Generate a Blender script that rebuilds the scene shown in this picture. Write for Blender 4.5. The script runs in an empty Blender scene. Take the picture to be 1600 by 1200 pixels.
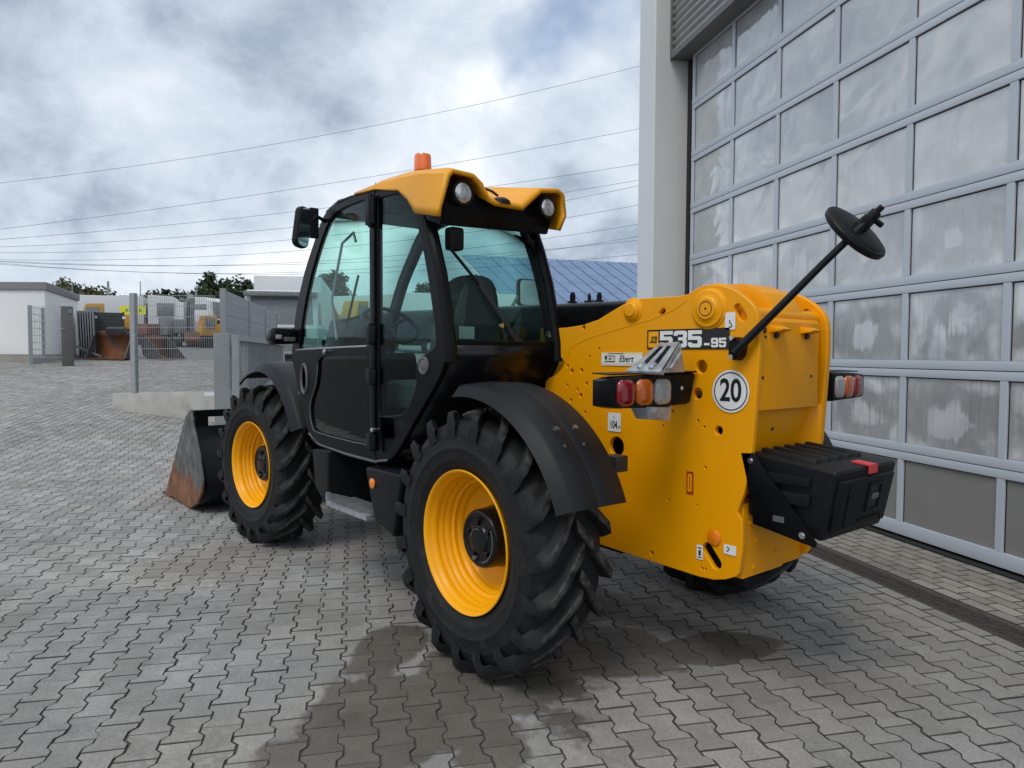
import bpy, bmesh, math, random
from mathutils import Vector, Matrix
random.seed(7)
R = math.radians
scene = bpy.context.scene
col = scene.collection

# ------------------------------------------------------------------ camera
cam_d = bpy.data.cameras.new('camera'); cam = bpy.data.objects.new('camera', cam_d); col.objects.link(cam)
cam_d.sensor_width = 36.0; cam_d.lens = 36.0 * 1109.0 / 1600.0
cam_d.clip_start = 0.05; cam_d.clip_end = 3000
CAM = Vector((-2.6858, 2.9985, 1.4915)); CYAW, CPITCH, CROLL = R(-38.9), R(2.42), R(0.29)
fw = Vector((math.cos(CYAW) * math.cos(CPITCH), math.sin(CYAW) * math.cos(CPITCH), -math.sin(CPITCH)))
rt = Vector((math.sin(CYAW), -math.cos(CYAW), 0)); up = rt.cross(fw)
r2 = rt * math.cos(CROLL) + up * math.sin(CROLL); u2 = -rt * math.sin(CROLL) + up * math.cos(CROLL)
cam.matrix_world = Matrix(((r2.x, u2.x, -fw.x, CAM.x), (r2.y, u2.y, -fw.y, CAM.y), (r2.z, u2.z, -fw.z, CAM.z), (0, 0, 0, 1)))
scene.camera = cam

# ------------------------------------------------------------------ sky and sun
SUN_DIR = Vector((-0.25, 0.62, 0.95)).normalized()
world = bpy.data.worlds.new('World'); scene.world = world; world.use_nodes = True
wt = world.node_tree; wt.nodes.clear()
def wn(t, **kw):
    n = wt.nodes.new(t)
    for k, v in kw.items(): setattr(n, k, v)
    return n
def wl(a, b): wt.links.new(a, b)
w_out = wn('ShaderNodeOutputWorld'); w_mix = wn('ShaderNodeMixShader')
bg_sky = wn('ShaderNodeBackground'); bg_sky.inputs['Strength'].default_value = 0.10
bg_cl = wn('ShaderNodeBackground'); bg_cl.inputs['Strength'].default_value = 1.0
sky = wn('ShaderNodeTexSky'); sky.sky_type = 'NISHITA'; sky.sun_disc = False
sky.sun_elevation = math.asin(SUN_DIR.z); sky.sun_rotation = math.atan2(SUN_DIR.x, SUN_DIR.y)
wl(sky.outputs[0], bg_sky.inputs['Color'])
tc = wn('ShaderNodeTexCoord'); sep = wn('ShaderNodeSeparateXYZ'); wl(tc.outputs['Generated'], sep.inputs[0])
def wmath(op, a, b=None, clamp=False):
    n = wn('ShaderNodeMath', operation=op); n.use_clamp = clamp
    for i, v in enumerate((a, b)):
        if v is None: continue
        if isinstance(v, (int, float)): n.inputs[i].default_value = v
        else: wl(v, n.inputs[i])
    return n.outputs[0]
zz = wmath('ADD', wmath('MAXIMUM', sep.outputs[2], 0.0), 0.62)
cx = wmath('DIVIDE', sep.outputs[0], zz); cy = wmath('DIVIDE', sep.outputs[1], zz)
cmb = wn('ShaderNodeCombineXYZ'); wl(cx, cmb.inputs[0]); wl(cy, cmb.inputs[1])
def wnoise(scale, detail, rough, off, dist=0.0):
    mp = wn('ShaderNodeMapping'); mp.inputs['Location'].default_value = off; wl(cmb.outputs[0], mp.inputs[0])
    n = wn('ShaderNodeTexNoise'); n.inputs['Scale'].default_value = scale; n.inputs['Detail'].default_value = detail
    n.inputs['Roughness'].default_value = rough; n.inputs['Distortion'].default_value = dist; wl(mp.outputs[0], n.inputs['Vector'])
    return n.outputs['Fac']
n1 = wnoise(1.9, 9, 0.5, (0.765, 5.612, 0.4), 0.3); n2 = wnoise(5.0, 10, 0.62, (-0.009, 6.498, 1.0), 0.25); n3 = wnoise(1.3, 6, 0.5, (-1.707, -8.873, 2.0))
nm = wmath('ADD', wmath('MULTIPLY', n1, 0.64), wmath('MULTIPLY', n2, 0.36))
rmp = wn('ShaderNodeValToRGB'); wl(nm, rmp.inputs[0])
cr = rmp.color_ramp; cr.elements[0].position = 0.405; cr.elements[0].color = (0.245, 0.295, 0.36, 1)
cr.elements[1].position = 0.69; cr.elements[1].color = (0.86, 0.865, 0.87, 1)
e = cr.elements.new(0.48); e.color = (0.40, 0.455, 0.525, 1)
e = cr.elements.new(0.57); e.color = (0.545, 0.585, 0.635, 1)
wl(rmp.outputs[0], bg_cl.inputs['Color'])
gap = wn('ShaderNodeMapRange'); gap.inputs['From Min'].default_value = 0.30; gap.inputs['From Max'].default_value = 0.37
wl(n3, gap.inputs['Value'])
wl(gap.outputs[0], w_mix.inputs[0]); wl(bg_sky.outputs[0], w_mix.inputs[1]); wl(bg_cl.outputs[0], w_mix.inputs[2])
wl(w_mix.outputs[0], w_out.inputs[0])
sun_d = bpy.data.lights.new('sun', 'SUN'); sun = bpy.data.objects.new('sun', sun_d); col.objects.link(sun)
sun_d.energy = 0.9; sun_d.angle = R(25); sun_d.color = (1.0, 0.96, 0.90)
sun.rotation_euler = SUN_DIR.to_track_quat('Z', 'Y').to_euler(); sun.location = (0, 0, 30)
scene.view_settings.view_transform = 'Standard'; scene.view_settings.look = 'None'
scene.view_settings.exposure = 0.68; scene.view_settings.gamma = 1.0

# ------------------------------------------------------------------ materials
MATS = {}
def pm(name, c, rough=0.5, metal=0.0, var=0.12, scale=6.0, bump=0.0, bscale=60.0, coat=0.0, c2=None, thr=(0.5, 0.7), c2scale=3.0, spec=0.5, obj=False, stretch=None):
    m = bpy.data.materials.new(name); m.use_nodes = True; t = m.node_tree; b = t.nodes['Principled BSDF']
    def nd(ty): return t.nodes.new(ty)
    g = nd('ShaderNodeTexCoord') if obj else nd('ShaderNodeNewGeometry')
    P = g.outputs['Object'] if obj else g.outputs['Position']
    if stretch:
        mp = nd('ShaderNodeMapping'); mp.inputs['Scale'].default_value = stretch; t.links.new(P, mp.inputs[0]); P2 = mp.outputs[0]
    else: P2 = P
    n = nd('ShaderNodeTexNoise'); n.inputs['Scale'].default_value = scale; n.inputs['Detail'].default_value = 6; t.links.new(P2, n.inputs['Vector'])
    r = nd('ShaderNodeValToRGB'); t.links.new(n.outputs['Fac'], r.inputs[0])
    r.color_ramp.elements[0].position = 0.3; r.color_ramp.elements[1].position = 0.7
    r.color_ramp.elements[0].color = tuple(x * (1 - var) for x in c) + (1,); r.color_ramp.elements[1].color = tuple(min(1, x * (1 + var)) for x in c) + (1,)
    out = r.outputs[0]
    if c2:
        n2 = nd('ShaderNodeTexNoise'); n2.inputs['Scale'].default_value = c2scale; n2.inputs['Detail'].default_value = 9; n2.inputs['Roughness'].default_value = 0.62; t.links.new(P, n2.inputs['Vector'])
        mr = nd('ShaderNodeMapRange'); mr.inputs['From Min'].default_value = thr[0]; mr.inputs['From Max'].default_value = thr[1]; t.links.new(n2.outputs['Fac'], mr.inputs['Value'])
        mx = nd('ShaderNodeMix'); mx.data_type = 'RGBA'; t.links.new(mr.outputs[0], mx.inputs['Factor']); t.links.new(out, mx.inputs['A']); mx.inputs['B'].default_value = tuple(c2) + (1,); out = mx.outputs['Result']
    t.links.new(out, b.inputs['Base Color'])
    rr = nd('ShaderNodeMapRange'); rr.inputs['To Min'].default_value = max(0.02, rough * 0.85); rr.inputs['To Max'].default_value = min(1, rough * 1.2); t.links.new(n.outputs['Fac'], rr.inputs['Value']); t.links.new(rr.outputs[0], b.inputs['Roughness'])
    b.inputs['Metallic'].default_value = metal; b.inputs['Coat Weight'].default_value = coat; b.inputs['Coat Roughness'].default_value = 0.08
    b.inputs['Specular IOR Level'].default_value = spec
    if bump:
        n3 = nd('ShaderNodeTexNoise'); n3.inputs['Scale'].default_value = bscale; n3.inputs['Detail'].default_value = 5; t.links.new(P, n3.inputs['Vector'])
        bp = nd('ShaderNodeBump'); bp.inputs['Strength'].default_value = bump; bp.inputs['Distance'].default_value = 0.01; t.links.new(n3.outputs['Fac'], bp.inputs['Height']); t.links.new(bp.outputs[0], b.inputs['Normal'])
    MATS[name] = m; return m
pm('yellow', (0.90, 0.365, 0.0), 0.42, var=0.05, scale=1.6, coat=0.08, spec=0.25, bump=0.03, bscale=130)
pm('rim_yellow', (0.94, 0.41, 0.0), 0.40, var=0.05, scale=5, coat=0.08, spec=0.3)
pm('roof_yellow', (0.82, 0.35, 0.002), 0.42, var=0.06, scale=3)
pm('black_gloss', (0.006, 0.0063, 0.0072), 0.22, var=0.2, coat=0.08, spec=0.25)
pm('black_frame', (0.0050, 0.0053, 0.0062), 0.28, var=0.2, spec=0.13)
pm('black_plastic', (0.0075, 0.008, 0.0095), 0.45, var=0.2, scale=14, bump=0.12, bscale=350, spec=0.2)
pm('fender', (0.011, 0.0118, 0.014), 0.45, var=0.15, scale=9, bump=0.1, bscale=300, spec=0.22)
pm('dark_metal', (0.022, 0.021, 0.021), 0.5, var=0.3, scale=9)
pm('dark_grease', (0.02, 0.017, 0.014), 0.4, var=0.4, scale=9)
pm('rubber', (0.0095, 0.0095, 0.0102), 0.62, var=0.35, scale=11, bump=0.25, bscale=140, spec=0.3, c2=(0.040, 0.038, 0.036), thr=(0.56, 0.80), c2scale=14)
def tread_material():
    """tyre rubber; the lug faces that touch the ground are scuffed grey"""
    m = MATS['rubber']; t = m.node_tree; b = t.nodes['Principled BSDF']; old = b.inputs['Base Color'].links[0].from_socket
    tc_ = t.nodes.new('ShaderNodeTexCoord'); ml = t.nodes.new('ShaderNodeVectorMath'); ml.operation = 'MULTIPLY'; ml.inputs[1].default_value = (1, 0, 1); t.links.new(tc_.outputs['Object'], ml.inputs[0])
    ln = t.nodes.new('ShaderNodeVectorMath'); ln.operation = 'LENGTH'; t.links.new(ml.outputs[0], ln.inputs[0]); mr = t.nodes.new('ShaderNodeMapRange'); mr.inputs['From Min'].default_value = 0.608; mr.inputs['From Max'].default_value = 0.616; t.links.new(ln.outputs['Value'], mr.inputs['Value'])
    n = t.nodes.new('ShaderNodeTexNoise'); n.inputs['Scale'].default_value = 22; n.inputs['Detail'].default_value = 8; t.links.new(tc_.outputs['Object'], n.inputs['Vector']); m2 = t.nodes.new('ShaderNodeMapRange'); m2.inputs['From Min'].default_value = 0.38; m2.inputs['From Max'].default_value = 0.62; t.links.new(n.outputs['Fac'], m2.inputs['Value'])
    mu = t.nodes.new('ShaderNodeMath'); mu.operation = 'MULTIPLY'; t.links.new(mr.outputs[0], mu.inputs[0]); t.links.new(m2.outputs[0], mu.inputs[1])
    mx = t.nodes.new('ShaderNodeMix'); mx.data_type = 'RGBA'; t.links.new(mu.outputs[0], mx.inputs['Factor']); t.links.new(old, mx.inputs['A']); mx.inputs['B'].default_value = (0.075, 0.072, 0.068, 1); t.links.new(mx.outputs['Result'], b.inputs['Base Color'])
tread_material()
pm('seat_fabric', (0.045, 0.045, 0.047), 0.85, var=0.1, scale=40)
pm('grey_trim', (0.10, 0.105, 0.11), 0.6)
pm('chrome', (0.62, 0.62, 0.62), 0.2, metal=1, var=0.05)
pm('zinc', (0.42, 0.45, 0.47), 0.42, metal=0.6, var=0.22, scale=24, c2=(0.30, 0.32, 0.34), thr=(0.48, 0.6), c2scale=18)
pm('galv', (0.34, 0.36, 0.375), 0.5, metal=0.35, var=0.12, scale=20)
pm('gate_grey', (0.27, 0.285, 0.295), 0.5, var=0.08, scale=5)
pm('anthracite', (0.10, 0.095, 0.092), 0.5, var=0.08)
pm('white_sticker', (0.80, 0.80, 0.79), 0.4, var=0.02)
pm('black_print', (0.012, 0.012, 0.013), 0.4, var=0.02)
pm('cream_sticker', (0.78, 0.66, 0.42), 0.4, var=0.02)
pm('red_print', (0.45, 0.012, 0.008), 0.4, var=0.05)
pm('red_tag', (0.62, 0.055, 0.06), 0.5, var=0.05)
pm('white_wall', (0.74, 0.745, 0.74), 0.8, var=0.03, scale=1.2)
pm('clad_white', (0.66, 0.68, 0.70), 0.45, var=0.03, scale=0.6)
pm('reveal_grey', (0.58, 0.59, 0.565), 0.5, var=0.04, scale=0.9, stretch=(3, 3, 0.4))
pm('corrugated', (0.33, 0.335, 0.335), 0.38, metal=0.3, var=0.08)
pm('flashing', (0.13, 0.132, 0.135), 0.5, var=0.1)
pm('door_frame', (0.49, 0.54, 0.605), 0.42, var=0.03, scale=1.0)
pm('door_panel', (0.235, 0.235, 0.225), 0.42, var=0.07, scale=2.5)
pm('gasket', (0.012, 0.012, 0.012), 0.7)
pm('plinth', (0.30, 0.275, 0.24), 0.85, var=0.1, scale=3)
pm('fascia', (0.20, 0.20, 0.20), 0.6, var=0.05)
pm('concrete', (0.42, 0.41, 0.38), 0.85, var=0.12, scale=3, c2=(0.27, 0.26, 0.235), thr=(0.5, 0.75), c2scale=2.2, bump=0.2, bscale=40)
pm('rust', (0.21, 0.075, 0.025), 0.8, var=0.35, scale=6, c2=(0.10, 0.085, 0.08), thr=(0.5, 0.65), c2scale=3)
pm('worn_steel', (0.075, 0.077, 0.08), 0.5, metal=0.25, var=0.3, scale=9)
pm('gravel', (0.16, 0.165, 0.17), 0.9, var=0.35, scale=3, bump=0.6, bscale=12)
pm('bark', (0.06, 0.045, 0.03), 0.9)
for i, c in enumerate([(0.040, 0.062, 0.022), (0.052, 0.078, 0.024), (0.032, 0.050, 0.024), (0.085, 0.090, 0.035)]):
    pm('leaf%d' % i, c, 0.7, var=0.35, scale=1.5)
pm('vehicle_white', (0.60, 0.61, 0.62), 0.35, var=0.03)
pm('vehicle_glass', (0.16, 0.18, 0.19), 0.15, var=0.1)
pm('vehicle_grey', (0.17, 0.18, 0.19), 0.5, var=0.2)
pm('vehicle_red', (0.19, 0.07, 0.065), 0.5, var=0.2)
pm('vehicle_ochre', (0.50, 0.25, 0.03), 0.5, var=0.12)
pm('vehicle_green', (0.05, 0.38, 0.16), 0.55, var=0.1)
pm('banner_yellow', (0.75, 0.70, 0.04), 0.5, var=0.05)
pm('track_dark', (0.03, 0.029, 0.028), 0.8, var=0.3)
pm('solar', (0.13, 0.20, 0.34), 0.3, var=0.12, scale=0.8)
pm('solar_rail', (0.62, 0.66, 0.70), 0.4)
pm('crate_dark', (0.045, 0.048, 0.052), 0.6, var=0.2)
pm('cable', (0.03, 0.032, 0.035), 0.6)
pm('grass', (0.08, 0.16, 0.03), 0.9, var=0.3, scale=0.7)
def lens(name, c, rough=0.12):
    m = pm(name, c, rough, var=0.12, scale=60, coat=1.0, stretch=(1, 1, 0.05)); m.node_tree.nodes['Principled BSDF'].inputs['Subsurface Weight'].default_value = 0.0
lens('lens_red', (0.22, 0.004, 0.009)); lens('lens_orange', (0.46, 0.095, 0.006)); lens('lens_clear', (0.34, 0.325, 0.325)); lens('beacon_orange', (0.88, 0.17, 0.006)); pm('lamp_glass', (0.55, 0.55, 0.55), 0.16, metal=0.85, var=0.25, scale=40, bump=0.5, bscale=45, coat=1.0); lens('reflector_orange', (0.85, 0.22, 0.005), 0.3)
def mirror_mat():
    m = pm('mirror_glass', (0.75, 0.76, 0.78), 0.04, metal=1.0, var=0.02); return m
mirror_mat()
def glass_mat(name, tint, ior=1.42, ref=1.0):
    m = bpy.data.materials.new(name); m.use_nodes = True; t = m.node_tree; t.nodes.clear()
    o = t.nodes.new('ShaderNodeOutputMaterial'); mx = t.nodes.new('ShaderNodeMixShader'); tr = t.nodes.new('ShaderNodeBsdfTransparent'); gl = t.nodes.new('ShaderNodeBsdfGlossy'); lw = t.nodes.new('ShaderNodeLayerWeight'); lw.inputs['Blend'].default_value = 0.5
    gl.inputs['Roughness'].default_value = 0.0; tr.inputs[0].default_value = tint + (1,)
    p5 = t.nodes.new('ShaderNodeMath'); p5.operation = 'POWER'; p5.inputs[1].default_value = 5.0; t.links.new(lw.outputs['Facing'], p5.inputs[0])
    sc = t.nodes.new('ShaderNodeMath'); sc.operation = 'MULTIPLY_ADD'; sc.inputs[1].default_value = 0.9; sc.inputs[2].default_value = 0.035 * ref; t.links.new(p5.outputs[0], sc.inputs[0])
    t.links.new(sc.outputs[0], mx.inputs[0]); t.links.new(tr.outputs[0], mx.inputs[1]); t.links.new(gl.outputs[0], mx.inputs[2]); t.links.new(mx.outputs[0], o.inputs[0])
    MATS[name] = m
glass_mat('cab_glass', (0.815, 0.945, 0.915), ref=0.36); glass_mat('cab_glass_dark', (0.50, 0.53, 0.52), ref=2.4); glass_mat('pane_clear', (0.8, 0.85, 0.85))

def pane_material(name, smudge):
    """milky double-skin pane: faint wavy gloss, drip streaks and wiped smudges (own dirt of each pane)"""
    m = bpy.data.materials.new(name); m.use_nodes = True; t = m.node_tree; b = t.nodes['Principled BSDF']
    def nd(ty): return t.nodes.new(ty)
    tco = nd('ShaderNodeTexCoord'); oi = nd('ShaderNodeObjectInfo'); mul = nd('ShaderNodeMath'); mul.operation = 'MULTIPLY'; mul.inputs[1].default_value = 57.0; t.links.new(oi.outputs['Random'], mul.inputs[0])
    def noise(scale, detail, stretch, rough=0.5, dist=0.0):
        mp = nd('ShaderNodeMapping'); mp.inputs['Scale'].default_value = stretch; t.links.new(tco.outputs['Object'], mp.inputs[0])
        n = nd('ShaderNodeTexNoise'); n.noise_dimensions = '4D'; n.inputs['Scale'].default_value = scale; n.inputs['Detail'].default_value = detail; n.inputs['Roughness'].default_value = rough; n.inputs['Distortion'].default_value = dist
        t.links.new(mp.outputs[0], n.inputs['Vector']); t.links.new(mul.outputs[0], n.inputs['W']); return n.outputs['Fac']
    def mth(op, a, bb, clamp=False):
        n = nd('ShaderNodeMath'); n.operation = op; n.use_clamp = clamp
        for i, v in enumerate((a, bb)):
            if isinstance(v, (int, float)): n.inputs[i].default_value = v
            else: t.links.new(v, n.inputs[i])
        return n.outputs[0]
    def rng(v, a, bb, lo=0.0, hi=1.0):
        n = nd('ShaderNodeMapRange'); n.interpolation_type = 'SMOOTHSTEP'; n.inputs['From Min'].default_value = a; n.inputs['From Max'].default_value = bb; n.inputs['To Min'].default_value = lo; n.inputs['To Max'].default_value = hi; t.links.new(v, n.inputs['Value']); return n.outputs[0]
    sp = nd('ShaderNodeSeparateXYZ'); t.links.new(tco.outputs['Object'], sp.inputs[0])
    big = noise(2.2, 4, (1, 1, 1.2), 0.5, 0.6); streak = noise(34, 3, (1, 1, 0.05)); fine = noise(8, 5, (1, 1, 0.4))
    # wiped oval in the middle of the pane with an uneven outline
    ex = mth('DIVIDE', sp.outputs[0], 0.27); ez = mth('DIVIDE', mth('ADD', sp.outputs[2], 0.04), 0.17)
    rad = mth('SQRT', mth('ADD', mth('MULTIPLY', ex, ex), mth('MULTIPLY', ez, ez)), 0.0)
    rad = mth('ADD', rad, mth('ADD', mth('MULTIPLY', mth('SUBTRACT', big, 0.5), 3.8), mth('ADD', mth('MULTIPLY', mth('SUBTRACT', fine, 0.5), 1.1), mth('MULTIPLY', mth('SUBTRACT', streak, 0.5), 0.9))))
    ring = mth('MULTIPLY', rng(rad, 0.35, 0.75), rng(rad, 1.25, 2.2, 1.0, 0.0))
    ramp = nd('ShaderNodeValToRGB'); t.links.new(big, ramp.inputs[0]); e = ramp.color_ramp.elements
    e[0].position = 0.30; k_ = 0.68 + 0.24 * smudge; e[0].color = (0.50 * k_, 0.53 * k_, 0.565 * k_, 1); e[1].position = 0.66; e[1].color = (0.76 * k_, 0.78 * k_, 0.80 * k_, 1)
    k = mth('MULTIPLY', mth('MULTIPLY', ring, smudge), rng(fine, 0.25, 0.55, 0.55, 1.0))
    mx = nd('ShaderNodeMix'); mx.data_type = 'RGBA'; t.links.new(k, mx.inputs['Factor']); t.links.new(ramp.outputs[0], mx.inputs['A']); mx.inputs['B'].default_value = (0.31, 0.325, 0.335, 1)
    mx2 = nd('ShaderNodeMix'); mx2.data_type = 'RGBA'; mx2.inputs['B'].default_value = (0.22, 0.235, 0.25, 1); t.links.new(mth('MULTIPLY', rng(streak, 0.52, 0.72), 0.45 * smudge + 0.05), mx2.inputs['Factor']); t.links.new(mx.outputs['Result'], mx2.inputs['A'])
    ax = mth('ABSOLUTE', sp.outputs[0], 0.0); az = mth('ABSOLUTE', sp.outputs[2], 0.0)
    edge = mth('MAXIMUM', rng(ax, 0.36, 0.43), rng(az, 0.235, 0.278))
    mx3 = nd('ShaderNodeMix'); mx3.data_type = 'RGBA'; mx3.inputs['B'].default_value = (0.27, 0.28, 0.29, 1); t.links.new(mth('MULTIPLY', edge, 0.5 * smudge + 0.12), mx3.inputs['Factor']); t.links.new(mx2.outputs['Result'], mx3.inputs['A'])
    t.links.new(mx3.outputs['Result'], b.inputs['Base Color'])
    b.inputs['Roughness'].default_value = 0.09 if smudge < 0.5 else 0.20
    b.inputs['Specular IOR Level'].default_value = 0.8; b.inputs['Coat Weight'].default_value = 1.0 - 0.55 * smudge; b.inputs['Coat IOR'].default_value = 2.6; b.inputs['Coat Roughness'].default_value = 0.03 + 0.1 * smudge
    wave = noise(1.7, 2, (1, 1, 1), 0.4, 0.8); bp = nd('ShaderNodeBump'); bp.inputs['Strength'].default_value = 0.45; bp.inputs['Distance'].default_value = 0.06; t.links.new(wave, bp.inputs['Height']); t.links.new(bp.outputs[0], b.inputs['Normal']); t.links.new(bp.outputs[0], b.inputs['Coat Normal'])
    MATS[name] = m
pane_material('pane_smudged', 1.0); pane_material('pane_mid', 0.7); pane_material('pane_milky', 0.12); pane_material('pane_low', 0.35)

def paver_material(name, base, warm):
    m = bpy.data.materials.new(name); m.use_nodes = True; t = m.node_tree; b = t.nodes['Principled BSDF']
    def nd(ty): return t.nodes.new(ty)
    g = nd('ShaderNodeNewGeometry'); at = nd('ShaderNodeAttribute'); at.attribute_name = 'tone'
    def noise(scale, detail=6, rough=0.55, off=(0, 0, 0)):
        mp = nd('ShaderNodeMapping'); mp.inputs['Location'].default_value = off; t.links.new(g.outputs['Position'], mp.inputs[0])
        n = nd('ShaderNodeTexNoise'); n.inputs['Scale'].default_value = scale; n.inputs['Detail'].default_value = detail; n.inputs['Roughness'].default_value = rough; t.links.new(mp.outputs[0], n.inputs['Vector']); return n.outputs['Fac']
    def mth(op, a, bb, clamp=False):
        n = nd('ShaderNodeMath'); n.operation = op; n.use_clamp = clamp
        for i, v in enumerate((a, bb)):
            if isinstance(v, (int, float)): n.inputs[i].default_value = v
            else: t.links.new(v, n.inputs[i])
        return n.outputs[0]
    def rng(v, a, bb, lo=0.0, hi=1.0):
        n = nd('ShaderNodeMapRange'); n.inputs['From Min'].default_value = a; n.inputs['From Max'].default_value = bb; n.inputs['To Min'].default_value = lo; n.inputs['To Max'].default_value = hi; t.links.new(v, n.inputs['Value']); return n.outputs[0]
    big = noise(0.7, 5); mid = noise(5, 7, 0.65); grain = noise(85, 5, 0.75)
    val = mth('MULTIPLY', rng(at.outputs['Fac'], 0, 1, 0.82, 1.16), rng(big, 0.3, 0.7, 0.86, 1.12))
    val = mth('MULTIPLY', val, rng(mid, 0.25, 0.75, 0.80, 1.18)); val = mth('MULTIPLY', val, rng(grain, 0.25, 0.75, 0.66, 1.34))
    # damp, oily spill in front of the rear wheel: its own ragged outline
    sp = nd('ShaderNodeSeparateXYZ'); t.links.new(g.outputs['Position'], sp.inputs[0])
    def blob(x, y, rx, ry, rot):
        c, s = math.cos(rot), math.sin(rot); dx = mth('SUBTRACT', sp.outputs[0], x); dy = mth('SUBTRACT', sp.outputs[1], y)
        a = mth('DIVIDE', mth('ADD', mth('MULTIPLY', dx, c), mth('MULTIPLY', dy, s)), rx); c2 = mth('DIVIDE', mth('SUBTRACT', mth('MULTIPLY', dy, c), mth('MULTIPLY', dx, s)), ry)
        return mth('SQRT', mth('ADD', mth('MULTIPLY', a, a), mth('MULTIPLY', c2, c2)), 0.0)
    ed = mth('MULTIPLY', mth('SUBTRACT', noise(1.6, 7, 0.6, (4, 2, 0)), 0.5), 2.6)
    wet = None
    for bl in BLOBS:
        w = rng(mth('ADD', blob(*bl), ed), 0.94, 1.06, 1.0, 0.0); wet = w if wet is None else mth('MAXIMUM', wet, w)
    spots = rng(noise(3.4, 5, 0.55, (9, 1, 3)), 0.69, 0.75); wet = mth('MAXIMUM', wet, mth('MULTIPLY', spots, 0.6))
    tint = nd('ShaderNodeMix'); tint.data_type = 'RGBA'; tint.inputs['A'].default_value = base + (1,); tint.inputs['B'].default_value = warm + (1,); t.links.new(rng(noise(1.1, 4, 0.5, (2, 7, 5)), 0.4, 0.65), tint.inputs['Factor'])
    vm = nd('ShaderNodeVectorMath'); vm.operation = 'SCALE'; t.links.new(tint.outputs['Result'], vm.inputs[0]); t.links.new(val, vm.inputs['Scale'])
    pale = nd('ShaderNodeMix'); pale.data_type = 'RGBA'; t.links.new(mth('MULTIPLY', mth('MULTIPLY', rng(noise(2.3, 9, 0.7, (6, 3, 8)), 0.52, 0.70), rng(noise(24, 6, 0.7, (1, 1, 2)), 0.45, 0.62)), 0.5), pale.inputs['Factor']); t.links.new(vm.outputs[0], pale.inputs['A']); pale.inputs['B'].default_value = tuple(x * 1.75 for x in base) + (1,); vm = pale
    wetc = nd('ShaderNodeMix'); wetc.data_type = 'RGBA'; t.links.new(mth('MULTIPLY', wet, 0.82), wetc.inputs['Factor']); t.links.new(vm.outputs['Result'], wetc.inputs['A']); 
    vd = nd('ShaderNodeVectorMath'); vd.operation = 'MULTIPLY'; t.links.new(vm.outputs['Result'], vd.inputs[0]); vd.inputs[1].default_value = (0.40, 0.355, 0.30); t.links.new(vd.outputs[0], wetc.inputs['B'])
    t.links.new(wetc.outputs['Result'], b.inputs['Base Color'])
    t.links.new(rng(wet, 0, 1, 0.78, 0.52), b.inputs['Roughness']); b.inputs['Specular IOR Level'].default_value = 0.4
    bp = nd('ShaderNodeBump'); bp.inputs['Strength'].default_value = 0.35; bp.inputs['Distance'].default_value = 0.004; t.links.new(mth('ADD', grain, mth('MULTIPLY', mid, 2.0)), bp.inputs['Height']); t.links.new(bp.outputs[0], b.inputs['Normal'])
    MATS[name] = m
BLOBS = [(-0.28, 1.42, 0.42, 0.55, R(-35)), (-0.10, 0.95, 0.75, 0.42, R(-39)), (-0.22, 0.45, 0.30, 0.42, R(-20)), (-0.58, -0.08, 0.16, 0.34, R(-35)), (0.42, 1.25, 0.30, 0.16, R(-45)), (-0.28, 1.95, 0.25, 0.22, R(-39)), (-0.65, 1.45, 0.30, 0.20, R(-39))]
paver_material('paver', (0.292, 0.286, 0.276), (0.262, 0.248, 0.228))
BLOBS = [(-30, 0, 0.1, 0.1, 0)]
paver_material('brick_tan', (0.28, 0.255, 0.22), (0.22, 0.205, 0.185))
pm('joint_sand', (0.070, 0.066, 0.061), 0.95, var=0.3, scale=30)
pm('cast_iron', (0.075, 0.058, 0.052), 0.6, metal=0.3, var=0.35, scale=30)
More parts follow.
